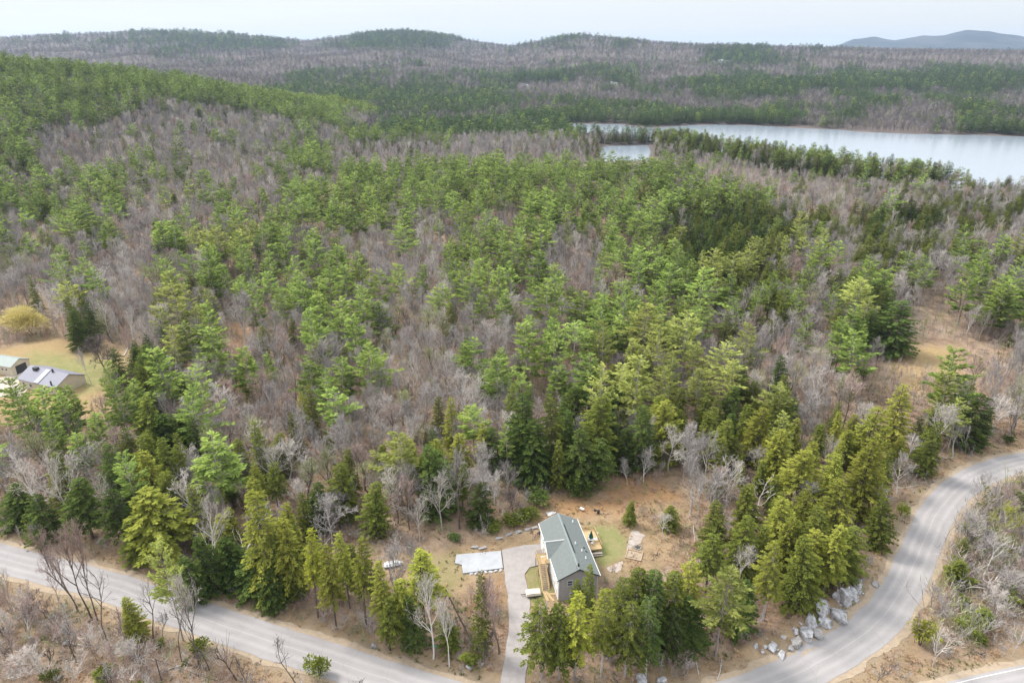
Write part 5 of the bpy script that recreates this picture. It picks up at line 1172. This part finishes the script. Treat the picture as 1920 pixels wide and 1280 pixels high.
# things near the house
def place(nm, px, py, rz, lab, cat, group=None): x, y, z = at(px, py); return empty(nm, (x, y, z), rz, lab, cat, group)
e = place('barbecue_grill', 1013, 1003, .4, 'black barbecue grill by the far left corner of the house', 'grill')
b = MB(); b.tube([(-.35, 0, .85), (.35, 0, .85)], [.26, .26], 12); b.obj('lid', M['dark'], e, True)
b = MB(); b.box((0, 0, .6), (.7, .45, .25)); b.obj('firebox', M['dark'], e); b = MB(); b.box((-.62, 0, .74), (.4, .4, .04)); b.obj('side_shelf', M['dark'], e)
for sx in (-1, 1):
    for sy in (-1, 1): b = MB(); b.tube([(sx*.3, sy*.2, .5), (sx*.36, sy*.24, 0)], [.025, .025], 5); b.obj('leg', M['dark'], e)
def bike(px, py, rz, col_, lab):
    e = place('bicycle', px, py, rz, lab, 'bicycle'); 
    for x_ in (-.48, .48):
        b = MB(); pts = [(x_+.3*math.cos(a), 0, .31+.3*math.sin(a)) for a in np.linspace(0, 6.283, 15)]; b.tube(pts, [.03]*15, 5, cap=False); b.obj('wheel', M['dark'], e)
    b = MB()
    for p_, q_ in (((-.48, 0, .31), (-.1, 0, .33)), ((-.1, 0, .33), (-.2, 0, .78)), ((-.48, 0, .31), (-.19, 0, .72)), ((-.1, 0, .33), (.35, 0, .78)), ((-.19, 0, .72), (.35, 0, .8)), ((.35, 0, .9), (.48, 0, .31))): b.tube([p_, q_], [.025, .025], 6)
    b.obj('frame', M[col_], e); b = MB(); b.box((-.2, 0, .82), (.26, .13, .06)); b.obj('saddle', M['dark'], e); b = MB(); b.tube([(.3, -.28, .95), (.36, 0, .92), (.3, .28, .95)], [.02]*3, 5); b.obj('handlebar', M['dark'], e)
bike(1005, 1007, .5, 'red', 'child bicycle with a red frame left of the black grill'); bike(1001, 1010, 1.2, 'white', 'child bicycle with a white frame near the end of the parking pad')
e = place('wheelbarrow', 1091, 957, 2.6, 'white tub wheelbarrow with a red handle on the leafy slope', 'wheelbarrow')
b = MB(); b.raw([(-.5, -.3, .6), (.5, -.36, .66), (.5, .36, .66), (-.5, .3, .6), (-.25, -.18, .3), (.3, -.2, .3), (.3, .2, .3), (-.25, .18, .3)], [(0, 1, 5, 4), (1, 2, 6, 5), (2, 3, 7, 6), (3, 0, 4, 7), (4, 5, 6, 7)]); b.obj('tub', M['white'], e)
b = MB(); b.tube([(.6+.18*math.cos(a), 0, .18+.18*math.sin(a)) for a in np.linspace(0, 6.283, 11)], [.04]*11, 5); b.obj('wheel', M['dark'], e)
for s_ in (-1, 1): b = MB(); b.tube([(.62, s_*.05, .18), (-.2, s_*.22, .32), (-1.1, s_*.3, .6)], [.025]*3, 5); b.obj('handle', M['red'], e); b = MB(); b.tube([(-.25, s_*.2, .35), (-.4, s_*.22, 0)], [.02]*2, 5); b.obj('leg', M['dark'], e)
e = place('plastic_tarp', 1035, 962, .3, 'crumpled white plastic tarp behind the far end of the house', 'tarp'); 
g = np.random.default_rng(5); nx, ny = 10, 6
b = MB(); V = [((i-nx/2)*.24+g.normal(0, .03), (j-ny/2)*.22*(1.2-.09*i)+g.normal(0, .03), .10+abs(g.normal(0, .12))) for i in range(nx) for j in range(ny)]
b.raw(V, [(i*ny+j, (i+1)*ny+j, (i+1)*ny+j+1, i*ny+j+1) for i in range(nx-1) for j in range(ny-1)])
V2 = [(x, y, -.05) for x, y, z in V]; 
edge = [i*ny for i in range(nx)]+[(nx-1)*ny+j for j in range(1, ny)]+[i*ny+ny-1 for i in range(nx-2, -1, -1)]+[j for j in range(ny-2, 0, -1)]
b.raw([V[i] for i in edge]+[V2[i] for i in edge], [(k, (k+1) % len(edge), len(edge)+(k+1) % len(edge), len(edge)+k) for k in range(len(edge))]); me_o = b.obj('sheet', M['white'], e)
e = place('burn_barrel', 1122, 962, .2, 'black kettle-shaped fire drum with a leaning lid in the side yard', 'barrel')
b = MB(); b.tube([(0, 0, 0), (0, 0, .2), (0, 0, .85)], [.28, .31, .31], 14); b.obj('drum', M['dark'], e); b = MB(); b.tube([(-.5, .1, .7), (-.9, .1, .95), (-1.1, .1, .8)], [.22, .34, .1], 10); b.obj('lid', M['dark'], e)
# pale covered box, boards and sandbox
x, y = hl(-8.0, -5.6)
e = empty('tarped_trailer', (x, y, ground(x, y)), R(8), 'small flat trailer under a pale cover between driveway and stair foot', 'trailer')
b = MB(); b.raw([(-1.45, -.85, .55), (1.45, -.8, .55), (1.45, .8, .55), (-1.45, .85, .55), (-1.3, -.68, .95), (0, -.7, 1.05), (1.3, -.64, .92), (1.3, .64, .95), (0, .68, 1.0), (-1.3, .68, .92)], [(0, 1, 6, 5, 4), (1, 2, 7, 6), (2, 3, 9, 8, 7), (3, 0, 4, 9), (4, 5, 8, 9), (5, 6, 7, 8), (0, 3, 2, 1)]); b.obj('cover', M['wood_pale'], e)
b = MB(); b.box((0, 0, .46), (2.8, 1.5, .12)); b.box((-1.9, 0, .44), (1.0, .1, .1)); b.obj('frame', M['dark'], e)
for s_ in (-1, 1): b = MB(); b.tube([(.2, s_*.72, .28), (.2, s_*.9, .28)], [.28, .28], 14); b.obj('wheel', M['dark'], e)
for i, (lx_, ly_, an, ln_) in enumerate(((-5.7, -6.3, .12, 2.6), (-5.0, -6.4, .35, 2.9), (-4.35, -6.0, 1.4, 1.2))):
    x, y = hl(lx_, ly_); e = MB(); 
    for q in range(3): e.box((q*.16-.16, 0, .06+.05*(q % 2)), (.14, ln_, .05))
    o = e.obj('plank_pile', M['wood'], None, loc=(x, y, ground(x, y)), rz=R(9.8)+an); tag(o, ['bundle of new yellow planks on the left below the stair foot', 'bundle of new yellow planks on the right below the stair foot', 'short yellow planks lying crosswise against the house wall'][i], 'planks', 'new planks at the stair foot')
e = place('sandbox', 1189, 1041, R(9.8)-.5, 'square timber-edged sandbox frame on the bare yard', 'sandbox')
for k in range(4): b = MB(); a = k*math.pi/2; b.box((1.55*math.cos(a), 1.55*math.sin(a)*.85, .13), (.16, 2.7 if k % 2 == 0 else 3.2, .26), rz=0 if k % 2 == 0 else math.pi/2) if k % 2 == 0 else b.box((0, 1.32*math.sin(a), .132), (3.25, .16, .264)); b.obj('board', M['wood_old'], e)
b = MB(); b.box((0, 0, .06), (2.9, 2.4, .1)); b.obj('sand', M['sand'], e)
e = place('fire_pit', 1196, 1026, 0, 'ring of grey stones around a fire pit above the sandbox', 'fire pit')
def rock(seed, sx, sy, sz, n=3, rough_=.22):
    g = np.random.default_rng(seed); bm = bmesh.new(); P = g.uniform(-1, 1, (26, 3)); P /= np.maximum(np.linalg.norm(P, axis=1, keepdims=True)**.55, .3)*1.05
    for p in P: bm.verts.new(Vector(p))
    r_ = bmesh.ops.convex_hull(bm, input=bm.verts); bmesh.ops.delete(bm, geom=[v for v in bm.verts if not v.link_faces], context='VERTS')
    if n > 1:
        bmesh.ops.subdivide_edges(bm, edges=bm.edges[:], cuts=2 if n == 2 else 3, use_grid_fill=True); bmesh.ops.triangulate(bm, faces=bm.faces[:])
    k_ = g.normal(0, 2.6, (4, 3)); f0 = g.random(4)*6
    for v in bm.verts:
        p = np.array(v.co); d = sum(math.sin(k_[q] @ p+f0[q]) for q in range(4))*.035+g.normal(0, .022); p = p*(1+d); v.co = Vector((p[0]*sx, p[1]*sy, p[2]*sz))
    V = [tuple(v.co) for v in bm.verts]; F_ = [tuple(v.index for v in f.verts) for f in bm.faces]; bm.verts.index_update(); F_ = [tuple(v.index for v in f.verts) for f in bm.faces]; bm.free()
    b = MB(); b.raw(V, F_); return b
for k in range(8): a = k*.785; b = rock(200+k, .26, .2, .18, 1); b.obj('stone', M['rock_dark'], e, loc=(.75*math.cos(a), .75*math.sin(a), .1))
b = MB(); b.tube([(0, 0, .0), (0, 0, .06)], [.5, .45], 10); b.obj('ash_bed', M['dark'], e)

# stone edging under the slab
for i, px_ in enumerate(range(884, 944, 9)):
    x, y, z = at(px_, 1077-(px_-880)*.13); o = rock(300+i, .52, .34, .3, 2).obj('edging_stone', M['rock'], None, loc=(x, y, z+.05), rz=i*.7)
    tag(o, 'reddish grey stone below the pale slab, '+['leftmost of the row', 'second from the left', 'third from the left', 'middle of the row', 'third from the right', 'second from the right', 'rightmost of the row'][i], 'stone', 'row of stones below the pale concrete slab')
# covered boat among the roadside conifers
x, y, z = at(737, 1060)
e = empty('covered_boat', (x, y, z), R(12), 'small boat under a white cover parked behind the roadside conifers', 'boat', None, .8)
b = MB(); st_ = [(-2.3, .85, .95), (-1.2, 1.0, 1.25), (0, 1.0, 1.35), (1.2, .85, 1.2), (2.0, .5, 1.0), (2.5, .08, .85)]; V = []
for (x_, w_, h_) in st_: V += [(x_, -w_, .62), (x_, -w_*.55, h_*.92), (x_, 0, h_), (x_, w_*.55, h_*.92), (x_, w_, .62)]
b.raw(V, [(i*5+k, (i+1)*5+k, (i+1)*5+k+1, i*5+k+1) for i in range(5) for k in range(4)]+[(0, 1, 2, 3, 4)]); b.obj('cover', M['white'], e)
b = MB(); V = []
for (x_, w_, h_) in st_: V += [(x_, -w_*.98, .66), (x_, -w_*.7, .25), (x_, 0, .12+max(0, x_-1)*.2), (x_, w_*.7, .25), (x_, w_*.98, .66)]
b.raw(V, [(i*5+k, i*5+k+1, (i+1)*5+k+1, (i+1)*5+k) for i in range(5) for k in range(4)]+[(0, 4, 3, 2, 1)]); b.obj('hull', M['slab'], e)
b = MB(); b.box((0, 0, .1), (4.2, .12, .1)); b.box((-.5, 0, .16), (.12, 1.7, .1)); b.obj('trailer_frame', M['dark'], e)
for s_ in (-1, 1): b = MB(); b.tube([(-.5, s_*.85, .28), (-.5, s_*1.02, .28)], [.28, .28], 14); b.obj('wheel', M['dark'], e)
# street-name sign, blank at this size, with its post
x, y, z = at(816, 1232)
e = empty('street_sign', (x, y, z), 0, 'small green street-name sign on a post beside pale leafless trees', 'sign')
b = MB(); b.tube([(0, 0, -.3), (0, 0, 2.5)], [.035, .035], 6); b.obj('post', M['dark'], e); b = MB(); b.box((0, 0, 2.6), (.85, .03, .24)); b.box((0, 0, 2.75), (.03, .6, .2)); b.obj('sign_plate', M['sign'], e)
# overhead cable at lower left with its pole out of the way of the road
e = empty('utility_line', (0, 0, 0), 0, 'thin sagging overhead cable crossing the lower left brush', 'cable')
b = MB(); p0 = np.array([*flat_at(292, 1236, 4.5), 4.5]); p1 = np.array([*flat_at(455, 1290, 3.2), 3.2]); b.tube([p0+(p1-p0)*t-np.array([0, 0, 1.0*4*t*(1-t)*.25]) for t in np.linspace(0, 1, 12)], [.03]*12, 5); b.obj('wire', M['dark'], e)
b = MB(); b.tube([(p0[0], p0[1], ground(p0[0], p0[1])-.3), (p0[0], p0[1], 4.7)], [.09, .07], 7); b.obj('post', M['bark_dark'], e)
b = MB(); b.tube([(p1[0], p1[1], ground(p1[0], p1[1])-.3), (p1[0], p1[1], 3.4)], [.09, .07], 7); b.obj('post', M['bark_dark'], e)

# ------------------------------------------------------------------ rocks of the bank and boulders
RK = [(1418, 1211, .7, .5, .5, 0, 'small pale rock left of the others at the foot of the bank'), (1449, 1214, 1.1, .8, 1.0, .3, 'pale pointed rock low on the bank, left end of the outcrop'), (1436, 1212, .5, .4, .35, 0, 'small pinkish rock beside the pale pointed one'),
      (1465, 1228, 1.2, .8, .7, .5, 'flat pale rock at the road edge, lowest of the outcrop'), (1493, 1206, 1.3, 1.0, 1.1, .2, 'grey wedge rock between the low rocks and the main outcrop'), (1482, 1215, .8, .7, .7, .9, 'reddish pale rock left of the grey wedge'),
      (1511, 1190, 1.7, 1.2, 1.5, .7, 'large pale rock at the lower left of the main outcrop'), (1521, 1165, 2.0, 1.4, 1.5, .4, 'pale angular rock above the lower left of the main outcrop'), (1531, 1186, 1.4, 1.1, 1.0, 1.1, 'darker stained rock in the lower middle of the outcrop'),
      (1545, 1168, 1.7, 1.4, 1.5, .2, 'striped pale block in the centre of the outcrop'), (1541, 1143, 2.6, 1.5, 1.6, .5, 'broad mottled rock slab at the upper left of the outcrop'), (1571, 1152, 2.2, 1.6, 1.4, .8, 'sloping pale rock right of the centre of the outcrop'),
      (1583, 1125, 1.8, 1.3, 3.4, .9, 'tallest smooth pale rock face of the outcrop'), (1572, 1118, 1.3, 1.0, 1.6, .3, 'jagged pale rock left of the tallest face'), (1596, 1114, 1.3, 1.0, 2.0, 1.0, 'pale split rock right of the tallest face'),
      (1607, 1102, 1.7, 1.0, 1.2, .6, 'pale rock near the top end of the outcrop'), (1608, 1087, 1.5, 1.1, 1.2, .2, 'grey rock at the topmost end of the outcrop'), (1606, 1126, .6, .5, .4, 0, 'small loose stones right of the outcrop'),
      (1641, 1096, .9, .8, .6, .4, 'dark grey boulder alone on the verge above the outcrop'), (1487, 1178, .3, .3, .3, 0, 'single small white stone under the trees')]
for i, (px_, py_, a, b_, c_, rz_, lab) in enumerate(RK):
    x, y, z = at(px_, py_); a, b_, c_ = a*1.15, b_*1.1, c_*.95; o = rock(400+i, a, b_, c_, 3).obj('rock', M['rock_dark'] if 'dark' in lab or 'grey' in lab else M['rock'], None, loc=(x, y, z+c_*.05), rz=rz_+.5); tag(o, lab, 'rock', 'pale rocks on the bank inside the road bend')
for i, (px_, py_, s_, lab) in enumerate([(192, 1016, .9, 'rounded grey boulder under the dark hemlocks above the left road'), (880, 1251, .7, 'pale stone at the corner of driveway and left road'), (1205, 1276, 1.1, 'pale rock at the bottom edge right of the driveway'), (1240, 1277, .9, 'second pale rock at the bottom edge, right of the larger one'),
      (125, 1205, .6, 'small pale rock at lower left beside a fallen log'), (1120, 1000, .3, 'tiny stone on the side lawn'), (700, 1212, .6, 'grey stone at the foot of the roadside conifers')]):
    x, y, z = at(px_, py_); o = rock(450+i, s_*1.2, s_, s_*.7, 3).obj('boulder', M['rock_dark'] if 'grey' in lab else M['rock'], None, loc=(x, y, z+s_*.2), rz=i); tag(o, lab, 'rock')
g = np.random.default_rng(77)
for i in range(12):
    t_ = i/11; px_ = 1425+185*t_+g.normal(0, 7); py_ = 1222-118*t_+g.normal(0, 7)+8*math.sin(9*t_)
    x, y, z = at(px_, py_); s_ = g.uniform(.25, .7); b = rock(500+i, s_*1.3, s_, s_*.6, 2); o = b.obj('rock', M['rock_dark' if i % 3 == 0 else 'rock'], None, loc=(x, y, z+.02), rz=i); tag(o, 'small broken stone among the larger outcrop rocks, '+['lowest by the road', 'second', 'third', 'fourth', 'fifth', 'sixth', 'seventh', 'eighth', 'ninth', 'tenth', 'eleventh', 'topmost'][i]+('' if i in (0, 11) else ' from the lower end'), 'rock', 'small stones between the outcrop rocks')
# ledge along the bank above the slab
for i, (px_, py_) in enumerate([(955, 1002), (972, 998), (990, 993), (1003, 990), (935, 1010), (905, 1028), (890, 1027)]):
    x, y, z = at(px_, py_); o = rock(470+i, 1.1, .55, .45, 2).obj('ledge_rock', M['rock_dark'], None, loc=(x, y, z+.05), rz=.25); tag(o, ['third ledge rock left of the house corner', 'second ledge rock left of the house corner', 'ledge rock next to the one touching the house corner', 'dark ledge rock nearest the far left house corner', 'ledge rock halfway between house and slab corner', 'ledge rock above the slab, right of its neighbour', 'leftmost ledge rock above the pale slab'][i], 'rock', 'ledge rocks above the slab')
# fallen trunks
def log(px0, py0, px1, py1, r_, bk, lab, z0=.15, z1=.25):
    a = at(px0, py0); c_ = at(px1, py1); A = np.array([a[0], a[1], a[2]+z0]); B = np.array([c_[0], c_[1], c_[2]+z1]); b = MB()
    g = np.random.default_rng(int(px0)); mid = (A+B)/2+g.normal(0, .12, 3); b.tube([A, mid, B], [r_, r_*.8, r_*.45], 8)
    for k in range(5): t = .3+.13*k; p = A+(B-A)*t; b.tube([p, p+g.normal(0, .5, 3)+np.array([0, 0, .35])], [r_*.35, .012], 4)
    o = b.obj('fallen_trunk', M[bk]); tag(o, lab, 'log')
log(98, 1202, 132, 1172, .13, 'bark_pale', 'pale broken trunk upright-leaning in the lower left brush', .1, 1.2); log(115, 1200, 165, 1212, .12, 'bark_pale', 'white fallen birch lying at lower left'); log(145, 1195, 168, 1210, .1, 'bark_pale', 'short white branch crossing the fallen birch')
log(905, 1240, 838, 1160, .2, 'bark_dark', 'dark trunk leaning steeply toward the green street sign', .1, 7.0)
log(1762, 862, 1788, 858, .16, 'bark_pale', 'pale log lying beside the upper road'); log(1345, 1275, 1352, 1240, .1, 'bark_pale', 'thin pale stick leaning at the bottom edge', .1, .6)
log(205, 667, 232, 669, .3, 'bark_dark', 'long dark log lying across the right end of the lawn'); log(190, 672, 225, 675, .3, 'bark', 'second log lying just below the dark one on the lawn'); log(232, 668, 240, 652, .25, 'bark_pale', 'pale log lying at right angles to the dark ones by the lawn')
log(1420, 1188, 1440, 1200, .08, 'bark_pale', 'thin pale stick under the evergreens left of the outcrop'); log(1310, 1265, 1300, 1215, .08, 'bark_pale', 'thin fallen stem left of the lone pale pine'); log(340, 1248, 300, 1262, .12, 'bark', 'grey fallen stem in the brush below the left road')
log(1300, 985, 1297, 1060, .14, 'bark_red' if 'bark_red' in M else 'bark', 'reddish snapped trunk at the right edge of the yard', .1, 6)

# ------------------------------------------------------------------ neighbouring property at left
def gabled(nm, px, py, w_, l_, eh, rh, rz, wallm, roofm, lab, cat='house', z_off=0):
    x, y, z = at(px, py); e = empty(nm, (x, y, z), rz, lab, cat); wx, wy = w_/2-.3, l_/2-.3
    b = MB(); b.raw([(-wx, -wy, -.5), (wx, -wy, -.5), (wx, wy, -.5), (-wx, wy, -.5), (-wx, -wy, eh), (wx, -wy, eh), (wx, wy, eh), (-wx, wy, eh), (-wx, 0, rh-.12), (wx, 0, rh-.12)],
                    [(0, 1, 5, 4), (2, 3, 7, 6), (1, 2, 6, 9, 5), (3, 0, 4, 8, 7)]); b.obj('wall', M[wallm], e)
    b = MB(); X, Y = w_/2, l_/2
    for s_ in (-1, 1): b.raw([(-X, 0, rh), (X, 0, rh), (X, s_*Y, eh-.05), (-X, s_*Y, eh-.05), (-X, 0, rh-.15), (X, 0, rh-.15), (X, s_*Y, eh-.2), (-X, s_*Y, eh-.2)], [(0, 1, 2, 3), (4, 7, 6, 5), (2, 6, 7, 3), (0, 3, 7, 4), (1, 5, 6, 2)])
    r_ = b.obj('roof', M[roofm], e); return e, r_, wx, wy
def win(e, x, y, z, w_, h_, mat='glass'):
    b = MB(); b.box((x, y, z), (w_, .12, h_)); f_ = b.obj('window', M['trim'], e); b = MB(); b.box((x, y, z), (w_-.2, .16, h_-.2)); b.obj('pane', M[mat], f_)
e, r_, wx, wy = gabled('neighbour_house', 101, 722, 17, 10, 3.0, 5.4, R(-22), 'tanwall', 'metalroof', 'cream house with a blue-grey roof behind the pines at the left edge')
b = MB(); b.box((0, -2.55, 4.32), (1.9, 5.35, .06), rx=math.atan(2.45/5)); b.obj('roof_panel', M['metalroof2'], r_)
b = MB(); b.box((-4.6, -1.0, 5.2), (1.6, 1.1, 1.1)); b.obj('chimney', M['dark'], r_); b = MB(); b.tube([(2.2, -.5, 5.0), (2.2, -.5, 6.1)], [.28, .28], 10); b.obj('stove_pipe', M['dark'], r_); b = MB(); b.tube([(6.2, -4.4, 3.0), (6.2, -4.4, 4.6)], [.22, .22], 10); b.obj('vent_pipe', M['dark'], r_)
for x_ in (-6, -3, 3, 6): win(e, x_, -wy-.02, 1.6, 1.3, 1.2)
e, r_, wx, wy = gabled('neighbour_barn', 10, 693, 15, 7, 3.4, 5.0, R(-16), 'tanwall', 'greenroof', 'pale barn with a greenish roof at the left edge of the lawn', 'barn')
for x_ in (2.0, 3.6, 5.2): win(e, x_, -wy-.02, 2.2, 1.0, .8)
b = MB(); b.box((wx+.05, 0, 1.5), (.12, 3.6, 2.8)); b.obj('barn_door', M['dark'], e); b = MB(); b.box((-2.6, -wy-.05, 1.2), (2.8, .12, 2.4)); b.obj('garage_door', M['brick'], e)
patch('neighbour_driveway', [(-30, 715), (35, 700), (82, 686), (92, 692), (66, 714), (40, 745), (-30, 745)], .12, M['concrete'])
# cabin roof in the middle woods
x, y = flat_at(1440, 470, 3)
e, r_, wx, wy = gabled('cabin', 1443, 474, 9, 7, 3, 5.4, R(20), 'tanwall', 'metalroof2', 'small pale-roofed cabin half hidden in the woods beyond the clearing', 'cabin'); b = MB(); b.box((1.5, .5, 5.6), (.8, .8, 1.2)); b.obj('chimney', M['white'], r_)
win(e, -2, -wy-.02, 1.6, 1.2, 1.1); win(e, 2, -wy-.02, 1.6, 1.2, 1.1)
# distant houses on the hills
def mansion(px, py, s_, lab):
    x, y, z = at(px, py); e = empty('hill_house', (x, y, z), 0, lab, 'house', None, s_)
    for (cx_, w_, h_, d_) in ((-11, 12, 8, 10), (2, 16, 6, 9), (14, 9, 5, 8)):
        b = MB(); b.box((cx_, 0, h_/2-1), (w_-.02, d_, h_+2)); b.obj('wall', M['vinyl'], e)
        b = MB(); b.raw([(cx_-w_/2-.5, -d_/2-.5, h_), (cx_+w_/2+.5, -d_/2-.5, h_), (cx_+w_/2+.5, d_/2+.5, h_), (cx_-w_/2-.5, d_/2+.5, h_), (cx_-w_/2, 0, h_+3), (cx_+w_/2, 0, h_+3)], [(0, 1, 5, 4), (1, 2, 5), (2, 3, 4, 5), (3, 0, 4)]); b.obj('roof', M['metalroof2'], e)
        for k in range(3): win(e, cx_-w_/3+k*w_/3, -d_/2-.03, h_*.55, 1.6, 2.0)
mansion(1359, 119.5, 1.2, 'large white house on the distant hillside clearing')
mansion(985, 161.5, .5, 'small pale house on the distant slope left of centre'); mansion(1150, 158, .5, 'small white house on the distant slope right of the first'); mansion(800, 121, .5, 'tiny pale house high on the distant left ridge clearing')
mansion(345, 104, .55, 'tiny white house high on the far left ridge')

# ------------------------------------------------------------------ air
hm = bpy.data.materials.new('haze'); hm.use_nodes = True; n = hm.node_tree; n.nodes.remove(n.nodes['Principled BSDF'])
pv = n.nodes.new('ShaderNodeVolumePrincipled'); pv.inputs['Color'].default_value = (.60, .76, 1.0, 1); pv.inputs['Density'].default_value = .00006; pv.inputs['Anisotropy'].default_value = .3
n.links.new(pv.outputs[0], n.nodes['Material Output'].inputs['Volume'])
b = MB(); b.box((0, 0, 0), (31000, 31000, 1)); o = b.obj('haze', hm); zt = float(max(TZ.max(), 115)+25); zb = float(TZ.min()-1.5)
o.scale = (1, 1, zt-zb); o.location = (0, 0, (zt+zb)/2); tag(o, 'thin pale blue haze lying over the valley and far hills', 'haze', None, 'stuff')
